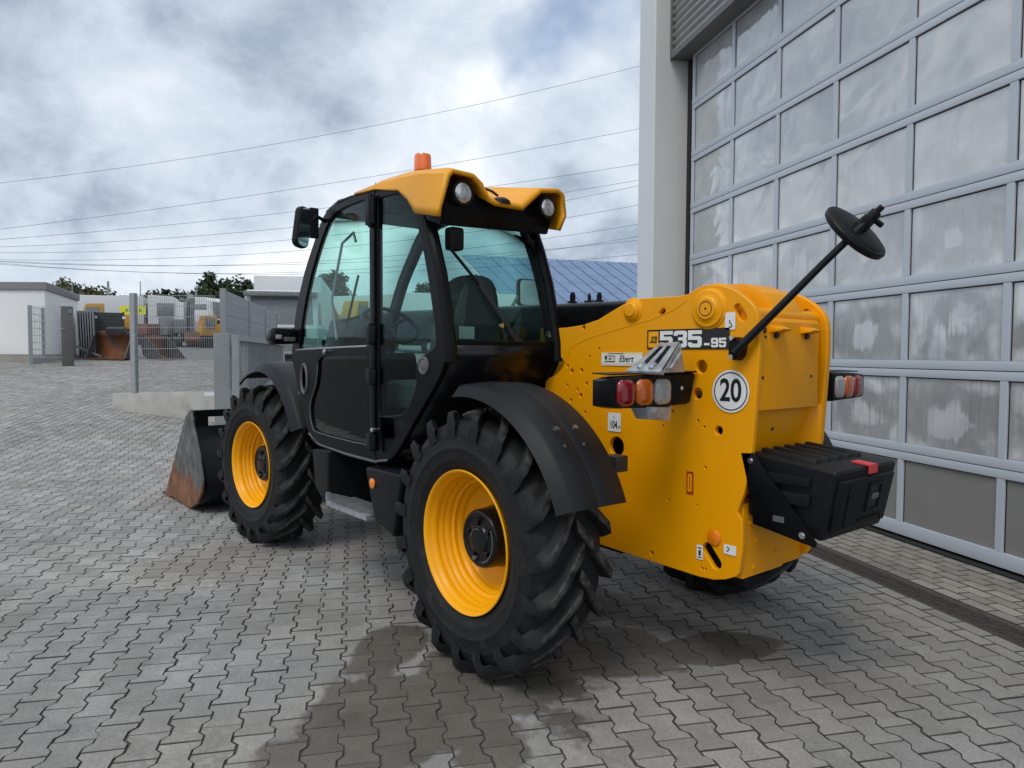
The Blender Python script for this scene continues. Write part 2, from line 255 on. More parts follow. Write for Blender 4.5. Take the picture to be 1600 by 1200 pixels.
def bucket_material():
    """painted steel worn bright at the top, rust creeping up from the cutting edge with a ragged border"""
    m = bpy.data.materials.new('bucket_steel'); m.use_nodes = True; t = m.node_tree; b = t.nodes['Principled BSDF']
    g = t.nodes.new('ShaderNodeNewGeometry'); sp = t.nodes.new('ShaderNodeSeparateXYZ'); t.links.new(g.outputs['Position'], sp.inputs[0])
    n = t.nodes.new('ShaderNodeTexNoise'); n.inputs['Scale'].default_value = 4; n.inputs['Detail'].default_value = 8; t.links.new(g.outputs['Position'], n.inputs['Vector'])
    def mth(op, a, bb):
        k = t.nodes.new('ShaderNodeMath'); k.operation = op
        for i, v in enumerate((a, bb)):
            if isinstance(v, (int, float)): k.inputs[i].default_value = v
            else: t.links.new(v, k.inputs[i])
        return k.outputs[0]
    edge = mth('ADD', mth('ADD', sp.outputs[2], mth('MULTIPLY', mth('SUBTRACT', sp.outputs[0], 4.3), -0.16)), mth('MULTIPLY', mth('SUBTRACT', n.outputs['Fac'], 0.5), 0.5))
    mr = t.nodes.new('ShaderNodeMapRange'); mr.inputs['From Min'].default_value = 0.27; mr.inputs['From Max'].default_value = 0.35; t.links.new(edge, mr.inputs['Value'])
    n2 = t.nodes.new('ShaderNodeTexNoise'); n2.inputs['Scale'].default_value = 9; n2.inputs['Detail'].default_value = 6; t.links.new(g.outputs['Position'], n2.inputs['Vector'])
    r1 = t.nodes.new('ShaderNodeValToRGB'); t.links.new(n2.outputs['Fac'], r1.inputs[0]); r1.color_ramp.elements[0].color = (0.10, 0.04, 0.02, 1); r1.color_ramp.elements[0].position = 0.3; r1.color_ramp.elements[1].color = (0.28, 0.11, 0.045, 1); r1.color_ramp.elements[1].position = 0.7
    r2_ = t.nodes.new('ShaderNodeValToRGB'); t.links.new(n2.outputs['Fac'], r2_.inputs[0]); r2_.color_ramp.elements[0].color = (0.05, 0.05, 0.05, 1); r2_.color_ramp.elements[0].position = 0.3; r2_.color_ramp.elements[1].color = (0.16, 0.155, 0.15, 1); r2_.color_ramp.elements[1].position = 0.7
    mx = t.nodes.new('ShaderNodeMix'); mx.data_type = 'RGBA'; t.links.new(mr.outputs[0], mx.inputs['Factor']); t.links.new(r1.outputs[0], mx.inputs['A']); t.links.new(r2_.outputs[0], mx.inputs['B']); t.links.new(mx.outputs['Result'], b.inputs['Base Color']); b.inputs['Roughness'].default_value = 0.6
    MATS['bucket_steel'] = m
bucket_material()

# ------------------------------------------------------------------ mesh helpers
class MB:
    def __init__(s): s.v = []; s.f = []
    def add(s, vs, fs):
        o = len(s.v); s.v += [tuple(p) for p in vs]; s.f += [tuple(i + o for i in f) for f in fs]; return s
    def box(s, a, b, rot=None, ctr=None):
        x0, y0, z0 = a; x1, y1, z1 = b
        vs = [Vector(p) for p in ((x0, y0, z0), (x1, y0, z0), (x1, y1, z0), (x0, y1, z0), (x0, y0, z1), (x1, y0, z1), (x1, y1, z1), (x0, y1, z1))]
        if rot is not None:
            c = Vector(ctr) if ctr else (Vector(a) + Vector(b)) / 2
            vs = [c + rot @ (p - c) for p in vs]
        return s.add(vs, [(0, 3, 2, 1), (4, 5, 6, 7), (0, 1, 5, 4), (1, 2, 6, 5), (2, 3, 7, 6), (3, 0, 4, 7)])
    def hexa(s, p): return s.add(p, [(0, 3, 2, 1), (4, 5, 6, 7), (0, 1, 5, 4), (1, 2, 6, 5), (2, 3, 7, 6), (3, 0, 4, 7)])
    def cyl(s, p0, p1, r0, r1=None, n=20, caps=True):
        p0, p1 = Vector(p0), Vector(p1); r1 = r0 if r1 is None else r1; d = (p1 - p0).normalized()
        a = d.orthogonal().normalized(); b = d.cross(a); vs = []
        for p, r in ((p0, r0), (p1, r1)):
            for i in range(n):
                t = 2 * math.pi * i / n; vs.append(p + (a * math.cos(t) + b * math.sin(t)) * r)
        fs = [(i, (i + 1) % n, n + (i + 1) % n, n + i) for i in range(n)]
        if caps: fs += [tuple(range(n))[::-1], tuple(range(n, 2 * n))]
        return s.add(vs, fs)
    def tube(s, pts, r, n=8, caps=True):
        pts = [Vector(p) for p in pts]; vs = []; m = len(pts); rr = r if isinstance(r, (list, tuple)) else [r] * m
        prev = None
        for i, p in enumerate(pts):
            d = (pts[min(i + 1, m - 1)] - pts[max(i - 1, 0)]).normalized()
            a = d.orthogonal().normalized() if prev is None else (prev - d * prev.dot(d)).normalized()
            prev = a; b = d.cross(a)
            for k in range(n):
                t = 2 * math.pi * k / n; vs.append(p + (a * math.cos(t) + b * math.sin(t)) * rr[i])
        fs = [(i * n + k, i * n + (k + 1) % n, (i + 1) * n + (k + 1) % n, (i + 1) * n + k) for i in range(m - 1) for k in range(n)]
        if caps: fs += [tuple(range(n))[::-1], tuple(range((m - 1) * n, m * n))]
        return s.add(vs, fs)
    def prism(s, poly, axis, a, b):
        n = len(poly)
        def P(u, v, w): return {'y': (u, w, v), 'x': (w, u, v), 'z': (u, v, w)}[axis]
        vs = [P(u, v, a) for u, v in poly] + [P(u, v, b) for u, v in poly]
        return s.add(vs, [tuple(range(n))[::-1], tuple(range(n, 2 * n))] + [(i, (i + 1) % n, n + (i + 1) % n, n + i) for i in range(n)])
    def lathe(s, prof, c, axis='y', n=48, close=False, a0=0.0, a1=2 * math.pi):
        full = abs(a1 - a0 - 2 * math.pi) < 1e-6; m = n if full else n + 1; vs = []; c = Vector(c)
        for i in range(m):
            t = a0 + (a1 - a0) * i / n
            for y, r in prof:
                if axis == 'y': vs.append(c + Vector((r * math.cos(t), y, r * math.sin(t))))
                elif axis == 'x': vs.append(c + Vector((y, r * math.cos(t), r * math.sin(t))))
                else: vs.append(c + Vector((r * math.cos(t), r * math.sin(t), y)))
        k = len(prof); fs = []
        for i in range(n):
            j = (i + 1) % m
            for q in range(k if close else k - 1):
                q2 = (q + 1) % k; fs.append((i * k + q, j * k + q, j * k + q2, i * k + q2))
        if not full and close: fs += [tuple(range(k)), tuple(range((m - 1) * k, m * k))[::-1]]
        return s.add(vs, fs)
    def grid(s, rows):
        m, n = len(rows), len(rows[0]); vs = [p for r in rows for p in r]
        return s.add(vs, [(i * n + j, i * n + j + 1, (i + 1) * n + j + 1, (i + 1) * n + j) for i in range(m - 1) for j in range(n - 1)])
    def mesh(s, name, bevel=0, seg=2, smooth=35, recalc=True):
        me = bpy.data.meshes.new(name); bm = bmesh.new()
        bv = [bm.verts.new(p) for p in s.v]
        for f in s.f:
            try: bm.faces.new([bv[i] for i in f])
            except ValueError: pass
        if recalc: bmesh.ops.recalc_face_normals(bm, faces=bm.faces)
        if bevel:
            es = [e for e in bm.edges if len(e.link_faces) == 2 and e.calc_face_angle(0) > R(28)]
            bmesh.ops.bevel(bm, geom=es, offset=bevel, segments=seg, affect='EDGES', clamp_overlap=True, profile=0.6)
        bm.to_mesh(me); bm.free()
        if smooth:
            for p in me.polygons: p.use_smooth = True
            me.set_sharp_from_angle(angle=R(smooth))
        return me
def link(name, me, mat=None, parent=None, label=None, cat=None, group=None, kind=None):
    o = bpy.data.objects.new(name, me); col.objects.link(o)
    if mat and me is not None and not me.materials: me.materials.append(MATS[mat])
    if parent: o.parent = parent
    tag(o, label, cat, group, kind); return o
def tag(o, label=None, cat=None, group=None, kind=None):
    for k, v in (('label', label), ('category', cat), ('group', group), ('kind', kind)):
        if v: o[k] = v
    return o
def part(name, mb, mat, parent, bevel=0, seg=2, smooth=35, **kw): return link(name, mb.mesh(name, bevel, seg, smooth), mat, parent, **kw)
def empty(name, loc=(0, 0, 0), rz=0, parent=None, **kw):
    o = bpy.data.objects.new(name, None); col.objects.link(o); o.location = loc; o.rotation_euler[2] = rz; o.empty_display_size = 0.2
    if parent: o.parent = parent
    return tag(o, **kw)
def smooth_poly(pts, k=4):
    n = len(pts); out = []
    for i in range(n):
        p0, p1, p2, p3 = (Vector(pts[(i + j - 1) % n]) for j in range(4))
        for q in range(k):
            t = q / k; out.append(tuple(0.5 * ((2 * p1) + (p2 - p0) * t + (2 * p0 - 5 * p1 + 4 * p2 - p3) * t * t + (3 * p1 - p0 - 3 * p2 + p3) * t ** 3)))
    return out
def circle(u, v, r, n=20, ry=None): return [(u + r * math.cos(2 * math.pi * i / n), v + (ry or r) * math.sin(2 * math.pi * i / n)) for i in range(n)]
def rrect(u0, v0, u1, v1, r, n=4):
    out = []
    for cx_, cy_, a in ((u1 - r, v1 - r, 0), (u0 + r, v1 - r, 90), (u0 + r, v0 + r, 180), (u1 - r, v0 + r, 270)):
        for i in range(n + 1):
            t = R(a + 90 * i / n); out.append((cx_ + r * math.cos(t), cy_ + r * math.sin(t)))
    return out
def curve_mesh(cu, name):
    o = bpy.data.objects.new('tmp', cu); col.objects.link(o); dg = bpy.context.evaluated_depsgraph_get(); dg.update()
    me = bpy.data.meshes.new_from_object(o.evaluated_get(dg)); me.name = name
    bpy.data.objects.remove(o); bpy.data.curves.remove(cu); return me
def plate(name, outer, holes, axis, c0, c1, mat, parent, bevel=0.004, smooth=35, **kw):
    """flat plate with real openings, lying across the given axis between c0 and c1"""
    cu = bpy.data.curves.new(name, 'CURVE'); cu.dimensions = '2D'; cu.fill_mode = 'BOTH'; cu.extrude = max(1e-4, abs(c1 - c0) / 2 - bevel); cu.bevel_depth = bevel; cu.bevel_resolution = 1; cu.offset = -bevel
    for pl in [outer] + list(holes):
        sp = cu.splines.new('POLY'); sp.points.add(len(pl) - 1); sp.use_cyclic_u = True
        for p, q in zip(sp.points, pl): p.co = (q[0], q[1], 0, 1)
    me = curve_mesh(cu, name); me.materials.clear(); m = (c0 + c1) / 2
    for v in me.vertices:
        u, w, d = v.co; v.co = {'y': (u, m + d, w), 'x': (m + d, u, w), 'z': (u, w, m + d)}[axis]
    bm = bmesh.new(); bm.from_mesh(me); bmesh.ops.remove_doubles(bm, verts=bm.verts, dist=1e-5); bmesh.ops.recalc_face_normals(bm, faces=bm.faces); bm.to_mesh(me); bm.free()
    return link(name, me, mat, parent, **kw)
def text(name, body, size, loc, ux, uy, mat, parent, bold=0.0, sx=1.0, shear=0.0, align='CENTER'):
    cu = bpy.data.curves.new(name, 'FONT'); cu.body = body; cu.size = size; cu.extrude = 0.0006; cu.offset = bold; cu.align_x = align; cu.align_y = 'CENTER'; cu.shear = shear
    me = curve_mesh(cu, name); me.materials.clear(); ux, uy = Vector(ux), Vector(uy); un = ux.cross(uy); L = Vector(loc)
    for v in me.vertices: v.co = L + ux * (v.co.x * sx) + uy * v.co.y + un * v.co.z
    return link(name, me, mat, parent)

# ------------------------------------------------------------------ terrain
def gh(x):
    if x < 6.5: return 0.0
    if x < 9: return 0.08 * (x - 6.5) ** 2 / 5
    if x < 21: return 0.1 + 0.08 * (x - 9)
    if x < 60: return 1.06 + 0.05 * (x - 21)
    return 3.01
DA = R(-26.2); DU = Vector((math.cos(DA), math.sin(DA), 0)); DV = Vector((-DU.y, DU.x, 0)); DO = Vector((-0.6, -2.913, 0))   # hall door frame: along, outward, foot
xs = [-60, -20, -5, 0, 3, 5, 6.5] + [6.5 + 0.25 * i for i in range(1, 11)] + [10, 12, 15, 18, 21, 24.6, 30, 40, 60, 100, 300, 900]
mb = MB(); mb.grid([[(x, y, gh(x) - 0.0068) for y in (-900, -300, -100, -40, -10, 0, 10, 40, 100, 300, 900)] for x in xs])
ground = link('ground', mb.mesh('ground', smooth=0), 'joint_sand', kind='structure')
mb = MB(); mb.grid([[(x, y, gh(x) + 0.0) for y in (-300, -100, -40, -10, 0, 10, 40, 100, 300)] for x in (24.6, 30, 40, 60, 100, 300)])
link('gravel_yard', mb.mesh('gravel_yard', smooth=0), 'gravel', kind='structure')
mb = MB(); mb.grid([[(x, y, gh(x) + 0.02) for y in (-70, -22)] for x in (58, 62, 75, 110)])
link('grass_bank', mb.mesh('grass_bank', smooth=0), 'grass', kind='structure')

# paving: double-T interlocking pavers in columns parallel to the hall door
PK = 0.95
HALF = [(u * PK, v * PK) for u, v in [(-.0976, -.0802), (-.066, -.0802), (-.037, -.0550), (.037, -.0550), (.066, -.0802), (.0976, -.0802), (.0976, .0802), (.066, .0802), (.037, .0550), (-.037, .0550), (-.066, .0802), (-.0976, .0802)]]
RECT = [(-.0960, -.0462), (.0960, -.0462), (.0960, .0462), (-.0960, .0462)]
def paver_geo(outline, inset=0.0026, depth=0.024):
    n = len(outline); top = []; 
    for u, v in outline:
        top.append((u - math.copysign(inset, u), v - math.copysign(inset, v), 0.0))
    rim = [(u, v, -inset) for u, v in outline]; bot = [(u, v, -depth) for u, v in outline]
    vs = top + rim + bot; fs = [tuple(range(n))]
    for k in (0, n):
        fs += [(k + i, k + n + i, k + n + (i + 1) % n, k + (i + 1) % n) for i in range(n)]
    return vs, fs
PV, PF = paver_geo(HALF)
paving = empty('paving', kind='structure')
cells = []
for j in range(0, 200):
    v = 1.306 + 0.14 * PK * j
    for i in range(-42, 148):
        u = (i * 0.2 + (j % 2) * 0.1) * PK
        p = DO + DU * u + DV * v
        if p.x > 24.5 or p.x < -4: continue
        d = p - CAM; dep = d.x * fw.x + d.y * fw.y; lat = d.x * rt.x + d.y * rt.y
        if dep < 0.9 or abs(lat) > dep * 0.95 + 1.0: continue
        inframe = abs(lat) < dep * 0.76 and dep > 2.35
        under = -0.8 < p.x < 4.2 and -1.0 < p.y < 0.9
        cells.append((dep + (0 if inframe else 100) + (50 if under else 0), p, u, v))
cells.sort(key=lambda c: c[0])
def tone_attr(me, vals):
    a = me.attributes.new('tone', 'FLOAT', 'POINT'); a.data.foreach_set('value', vals)
shared = []
for k in range(12):
    me = bpy.data.meshes.new('paver'); me.from_pydata(PV, [], PF); tone_attr(me, [random.random()] * len(PV)); me.materials.append(MATS['paver']); me.materials.append(MATS['joint_sand']); me.polygons.foreach_set('material_index', [0] + [1] * (len(PF) - 1)); shared.append(me)
for c in cells[:300]:
    o = bpy.data.objects.new('paver', random.choice(shared)); col.objects.link(o); o.parent = paving
    o.location = (c[1].x + random.gauss(0, 0.0013), c[1].y + random.gauss(0, 0.0013), gh(c[1].x) + random.uniform(-0.0016, 0.0016)); o.rotation_euler = (random.gauss(0, 0.006), random.gauss(0, 0.006), DA + random.gauss(0, 0.006) + random.choice((0, math.pi)))
vs, fs, tn, mi_ = [], [], [], []
for c in cells[300:]:
    o = len(vs); t = random.random(); ju, jv = random.gauss(0, 0.0013), random.gauss(0, 0.0013); dz = random.uniform(-0.0016, 0.0016); tx, ty = random.gauss(0, 0.006), random.gauss(0, 0.006)
    far = c[0] % 50 > 9
    rr = random.gauss(0, 0.006); cr_, sr_ = math.cos(rr), math.sin(rr)
    V = PV if not far else PV[:12] + PV[24:]
    for (a, b, z) in V:
        a, b = a * cr_ - b * sr_, a * sr_ + b * cr_
        q = c[1] + DU * (a + ju) + DV * (b + jv); vs.append((q.x, q.y, gh(q.x) + z + dz + a * tx + b * ty))
    mi_ += [0] + [1] * ((12 if far else len(PF) - 1))
    if far: fs.append(tuple(range(o, o + 12))); fs += [(o + i, o + 12 + i, o + 12 + (i + 1) % 12, o + (i + 1) % 12) for i in range(12)]
    else: fs += [tuple(i + o for i in f) for f in PF]
    tn += [t] * len(V)
me = bpy.data.meshes.new('distant_pavers'); me.from_pydata(vs, [], fs); tone_attr(me, tn); me.materials.append(MATS['paver']); me.materials.append(MATS['joint_sand']); me.polygons.foreach_set('material_index', mi_); link('distant_pavers', me, None, paving, kind='stuff')
# gutter strip: rectangular bricks between door and drain, two edging rows beyond the drain
strip = empty('brick_strip', kind='structure')
BV, BF = paver_geo(RECT); bshared = {}
for mt in ('brick_tan', 'paver'):
    bshared[mt] = []
    for k in range(8):
        me = bpy.data.meshes.new('brick'); me.from_pydata(BV, [], BF); tone_attr(me, [random.random()] * len(BV)); me.materials.append(MATS[mt]); me.materials.append(MATS['joint_sand']); me.polygons.foreach_set('material_index', [0] + [1] * (len(BF) - 1)); bshared[mt].append(me)
mb = MB(); mb.box((-1.9, 1.226, -0.02), (5.2, 1.30, -0.003)); o = part('edge_fillet', mb, 'paver', strip, smooth=0); o.location = DO; o.rotation_euler[2] = DA
for r in range(9):
    v = 0.125 + 0.1005 * r if r < 7 else (1.075 + 0.1005 * (r - 7))
    for i in range(-9, 25):
        p = DO + DU * (i * 0.2 + (r % 2) * 0.1) + DV * v
        o = bpy.data.objects.new('brick', random.choice(bshared['brick_tan' if r < 7 else 'paver'])); col.objects.link(o); o.parent = strip
        o.location = (p.x, p.y, random.uniform(-0.0015, 0.0015)); o.rotation_euler = (random.gauss(0, 0.004), random.gauss(0, 0.004), DA + random.choice((0, math.pi)))
# drain channel with cast gratings, half a metre each
drain = empty('drain_channel', DO, DA, label='rusty slotted drain grating running along the front of the hall door', cat='drain')
mb = MB()
for s in (0.822, 1.012): mb.box((-1.9, s - 0.012, -0.02), (5.2, s + 0.012, -0.001))
part('channel_edge', mb, 'cast_iron', drain, smooth=0)
mb = MB(); mb.box((-0.247, -0.078, -0.012), (0.247, -0.064, -0.001)); mb.box((-0.247, 0.064, -0.012), (0.247, 0.078, -0.001)); mb.box((-0.247, -0.006, -0.014), (0.247, 0.006, -0.003))
for i in range(20): mb.box((-0.243 + i * 0.025, -0.064, -0.014), (-0.230 + i * 0.025, 0.064, -0.002))
gme = mb.mesh('grate', smooth=0); gme.materials.append(MATS['cast_iron'])
for i in range(14):
    o = bpy.data.objects.new('grate', gme); col.objects.link(o); o.parent = drain; o.location = (-1.6 + i * 0.5, 0.917, 0)

# ------------------------------------------------------------------ workshop hall with sectional door
hall = empty('workshop_hall', DO, DA, label='white clad workshop hall with corrugated lintel beside the machine', cat='building')
SE = 4.43       # far reveal of the door
def hp(name, a, b, mat, bevel=0.004): mb = MB(); mb.box(a, b); return part(name, mb, mat, hall, bevel, 1)
hp('corner_pilaster', (SE, 0.12, -0.02), (SE + 0.52, 0.46, 9.5), 'clad_white', 0.012)
hp('door_reveal', (SE - 0.006, -0.30, -0.02), (SE + 0.3, 0.452, 9.4), 'reveal_grey')
hp('gable_wall', (SE + 0.46, -9.0, -0.02), (SE + 0.50, 0.15, 9.4), 'clad_white')
hp('inner_wall', (-6, -0.62, -0.02), (SE, -0.55, 9.4), 'flashing')
hp('upper_wall', (-6, -0.3, 6.9), (SE - 0.01, 0.2, 9.4), 'clad_white')
hp('near_pilaster', (-5.0, -0.3, -0.02), (-3.2, 0.45, 9.4), 'clad_white')
mb = MB(); rows = []
for i in range(0, 15 * 8 + 1):
    z = 5.47 + i * 0.1 / 8; rows.append([(-3.2, 0.222 + 0.020 * math.sin(2 * math.pi * i / 8), z), (SE - 0.05, 0.222 + 0.020 * math.sin(2 * math.pi * i / 8), z)])
mb.grid(rows); part('corrugated_cladding', mb, 'corrugated', hall, smooth=60)
mb = MB(); mb.box((-3.2, -0.06, 5.405), (SE - 0.008, 0.245, 5.425)); mb.box((-3.2, 0.235, 5.40), (SE - 0.008, 0.25, 5.47)); mb.box((SE - 0.05, 0.19, 5.40), (SE - 0.008, 0.252, 6.9)); part('lintel_flashing', mb, 'flashing', hall, 0.002, 1)
hp('threshold', (-3.1, -0.05, -0.03), (SE - 0.01, 0.068, 0.012), 'gasket')
hp('side_seal', (SE - 0.10, -0.06, 0.0), (SE - 0.008, -0.012, 5.42), 'gasket')
door = empty('sectional_door', DO, DA, label='grey blue sectional door with milky window panes in the workshop hall', cat='door')
stiles = [4.21] + [3.22 - 0.9208 * i for i in range(0, 7)]
seams = [0.028] + [0.713 + 0.6755 * i for i in range(8)]
pane_me = {}
def pane_mesh(w, hgt, mat):
    key = (round(w, 3), round(hgt, 3), mat)
    if key not in pane_me:
        mb = MB(); mb.box((-w / 2, -0.004, -hgt / 2), (w / 2, 0.004, hgt / 2)); me = mb.mesh('pane', smooth=0); me.materials.append(MATS[mat]); pane_me[key] = me
    return pane_me[key]
for k in range(8):
    z0, z1 = seams[k] + 0.003, seams[k + 1] - 0.003
    mb = MB(); lo = 0.105 if k == 0 else 0.068
    mb.box((stiles[-1] - 0.04, -0.03, z0), (stiles[0] + 0.035, 0.012, z0 + lo)); mb.box((stiles[-1] - 0.04, -0.03, z1 - 0.062), (stiles[0] + 0.035, 0.012, z1))
    part('section_rail', mb, 'door_frame', door, 0.004, 2)
    for i, s in enumerate(stiles):
        mb = MB(); w = 0.034 if i == 0 else 0.031
        mb.box((s - w, -0.03, z0 + lo), (s + w, 0.0095, z1 - 0.062)); part('stile', mb, 'door_frame', door, 0.003, 1)
        if i < len(stiles) - 1:
            s1 = stiles[i + 1]; wd = s - s1 - 0.066; hgt = (z1 - 0.062) - (z0 + lo) - 0.004
            mat = 'door_panel' if k == 0 else ('pane_smudged' if k in (1, 2) else ('pane_mid' if k == 3 else ('pane_low' if k == 4 else 'pane_milky')))
            o = bpy.data.objects.new('pane', pane_mesh(wd, hgt, mat)); col.objects.link(o); o.parent = door; o.location = ((s + s1) / 2, -0.012, (z0 + lo + z1 - 0.062) / 2)
            mb = MB(); 
            for (a, b) in (((s1 + 0.031, -0.02, z0 + lo), (s1 + 0.040, -0.006, z1 - 0.062)), ((s - 0.040, -0.02, z0 + lo), (s - 0.0315, -0.006, z1 - 0.062)), ((s1 + 0.04, -0.02, z1 - 0.071), (s - 0.04, -0.006, z1 - 0.0625))): mb.box(a, b)
            part('pane_gasket', mb, 'gasket', door, smooth=0)

# ------------------------------------------------------------------ the telehandler
tele = empty('telehandler', label='yellow and black telescopic handler with front bucket, seen from behind', cat='telehandler')
# chassis
mb = MB(); mb.box((-0.55, -0.27, 0.50), (3.35, 0.27, 0.86)); mb.box((0.2, -0.26, 0.86), (0.9, 0.26, 1.25)); part('chassis_beam', mb, 'dark_grease', tele, 0.01)
for x, nm in ((0, 'rear_axle'), (2.92, 'front_axle')):
    mb = MB(); mb.cyl((x, -0.9, 0.61), (x, 0.9, 0.61), 0.10, n=16); mb.box((x - 0.17, -0.22, 0.44), (x + 0.17, 0.22, 0.80)); mb.cyl((x, 0.55, 0.61), (x, 0.86, 0.61), 0.16, n=20); mb.cyl((x, -0.55, 0.61), (x, -0.86, 0.61), 0.16, n=20); part(nm, mb, 'dark_metal', tele, 0.01)
# tower side plates
OUT = [(0.40, 1.638), (0.188, 1.638), (0.12, 1.643), (0.048, 1.650), (-0.061, 1.674), (-0.152, 1.712), (-0.23, 1.743), (-0.302, 1.764), (-0.364, 1.769), (-0.47, 1.767), (-0.578, 1.766), (-0.633, 1.772), (-0.675, 1.793), (-0.715, 1.805), (-0.754, 1.808), (-0.821, 1.797), (-0.875, 1.777), (-0.918, 1.750), (-0.955, 1.722), (-0.980, 1.695), (-0.998, 1.655), (-1.005, 1.60), (-1.006, 1.50), (-0.982, 1.10), (-0.967, 0.99), (-0.945, 0.895), (-0.922, 0.83), (-0.914, 0.812), (-0.916, 0.798), (-0.932, 0.782), (-0.938, 0.765), (-0.941, 0.67), (-0.930, 0.545), (-0.915, 0.522), (-0.86, 0.495), (-0.80, 0.478), (-0.718, 0.472), (-0.365, 0.480), (0.0, 0.49), (0.35, 0.50), (0.6, 0.56), (0.6, 1.15), (0.42, 1.25), (0.354, 1.266), (0.352, 1.35), (0.275, 1.371), (0.23, 1.40), (0.19, 1.445), (0.25, 1.50), (0.40, 1.50)]
def slot(u0, v0, u1, v1, r, n=8):
    a = math.atan2(v1 - v0, u1 - u0); out = []
    for (u, v, b) in ((u1, v1, a - math.pi / 2), (u0, v0, a + math.pi / 2)):
        for i in range(n + 1): t = b + math.pi * i / n; out.append((u + r * math.cos(t), v + r * math.sin(t)))
    return out
tear = smooth_poly([(-0.892, 1.712), (-0.878, 1.700), (-0.893, 1.664), (-0.918, 1.640), (-0.938, 1.640), (-0.942, 1.660), (-0.922, 1.692), (-0.905, 1.712)], 2)
HOLES = [tear, circle(-0.715, 1.438, 0.030), circle(-0.372, 1.208, 0.026), circle(-0.812, 1.155, 0.020), circle(-0.695, 1.315, 0.026), slot(-0.762, 0.614, -0.812, 0.555, 0.026), slot(-0.475, 1.69, -0.492, 1.702, 0.012, 5), circle(-0.20, 1.02, 0.05), circle(0.045, 1.635, 0.011, 10)]
small = [(0.135, 1.40, .013), (0.06, 1.405, .011), (0.17, 1.428, .009), (0.02, 1.335, .010), (0.09, 1.30, .008), (0.065, 1.27, .012), (0.14, 1.24, .009), (0.03, 1.18, .008), (0.17, 1.32, .008), (-0.07, 1.52, .007), (-0.205, 1.245, .006), (-0.555, 1.225, .007), (-0.50, 1.15, .006), (-0.70, 1.19, .006), (-0.735, 1.165, .006), (-0.745, 0.98, .006), (-0.70, 0.80, .004), (-0.44, 0.52, .011), (-0.54, 0.80, .005), (-0.755, 0.515, .006), (-0.735, 0.515, .006), (-0.86, 1.28, .006), (0.0, 1.48, .006)]
HOLES += [circle(u, v, r, 8) for u, v, r in small]
plate('tower_plate', OUT, HOLES, 'y', 0.272, 0.302, 'yellow', tele, 0.004)
plate('tower_plate', OUT, HOLES[:6], 'y', -0.312, -0.272, 'yellow', tele, 0.006)
mb = MB(); mb.box((-0.74, -0.18, 0.55), (0.3, 0.18, 1.30)); part('tower_core', mb, 'dark_grease', tele, 0.01)
# reinforcement edge on the plate: a shallow stepped doubler
mb = MB(); mb.tube([(0.17, 0.3015, 1.475), (0.14, 0.3015, 1.53), (0.02, 0.3015, 1.575), (-0.22, 0.3015, 1.625), (-0.42, 0.3015, 1.663), (-0.56, 0.3015, 1.705), (-0.63, 0.3015, 1.745)], 0.0028, 6); part('weld_bead', mb, 'yellow', tele)
mb = MB()
for (u, v, r, rr) in ((-0.752, 1.699, 0.083, 0.046), (-0.301, 1.713, 0.050, 0.030)):
    mb.lathe([(0.30, r + 0.012), (0.306, r + 0.010), (0.311, r), (0.318, r - 0.003), (0.319, rr + 0.012), (0.326, rr + 0.004), (0.330, rr), (0.331, 0.0)], (u, 0, v), 'y', 36)
    part('pivot_boss', mb, 'yellow', tele, smooth=40); mb = MB()
mb = MB(); mb.lathe([(0.3312, 0.034), (0.3325, 0.033), (0.3325, 0.031), (0.3312, 0.030)], (-0.752, 0, 1.699), 'y', 30); mb.cyl((-0.752, 0.33, 1.699), (-0.752, 0.3335, 1.699), 0.005, n=8); part('pivot_pin_groove', mb, 'dark_metal', tele)
# boom: tail lugs round the pivot, then the dark outer section running forward and down
mb = MB()
mb.cyl((-0.752, 0.262, 1.70), (-0.752, 0.165, 1.70), 0.115, n=32); mb.cyl((-0.752, -0.262, 1.70), (-0.752, -0.165, 1.70), 0.115, n=32); mb.cyl((-0.752, -0.17, 1.70), (-0.752, 0.17, 1.70), 0.075, n=24)
tailp = [(-0.60, 1.60), (-0.62, 1.80), (-0.70, 1.825), (-0.80, 1.82), (-0.90, 1.775), (-0.955, 1.70), (-0.965, 1.655), (-0.93, 1.60)]
mb.prism(tailp, 'y', -0.135, 0.105)
part('boom_tail', mb, 'yellow', tele, 0.008, 2)
bd = Vector((1, 0, 0.02)).normalized(); bn = Vector((-0.02, 0, 1)).normalized(); b0 = Vector((-0.62, -0.01, 1.648))
def boomsec(w, h_, x0, x1, name, mat):
    mb = MB(); pr = rrect(-w / 2, -h_ / 2, w / 2, h_ / 2, 0.06, 4); rows = []
    for t in (x0, x1): rows.append([b0 + bd * t + Vector((0, 1, 0)) * u + bn * v for u, v in pr])
    n = len(pr); mb.add(rows[0] + rows[1], [(i, (i + 1) % n, n + (i + 1) % n, n + i) for i in range(n)] + [tuple(range(n))[::-1], tuple(range(n, 2 * n))]); return part(name, mb, mat, tele, smooth=30)
boomsec(0.34, 0.25, 0.25, 3.6, 'boom_outer', 'black_frame'); boomsec(0.26, 0.19, 3.55, 4.15, 'boom_inner', 'black_frame')
for xx, r_, hh in ((0.80, 0.015, 0.045), (0.88, 0.010, 0.042), (1.02, 0.017, 0.055)):
    p = b0 + bd * xx + bn * 0.125 + Vector((0, 0.06, 0)); mb = MB(); mb.cyl(p - bn * 0.01, p + bn * 0.012, 0.03, n=12); mb.cyl(p, p + bn * hh, r_, n=12); mb.cyl(p + bn * hh, p + bn * (hh + 0.012), r_ * 0.7, n=10); part('boom_fitting', mb, 'black_plastic', tele)
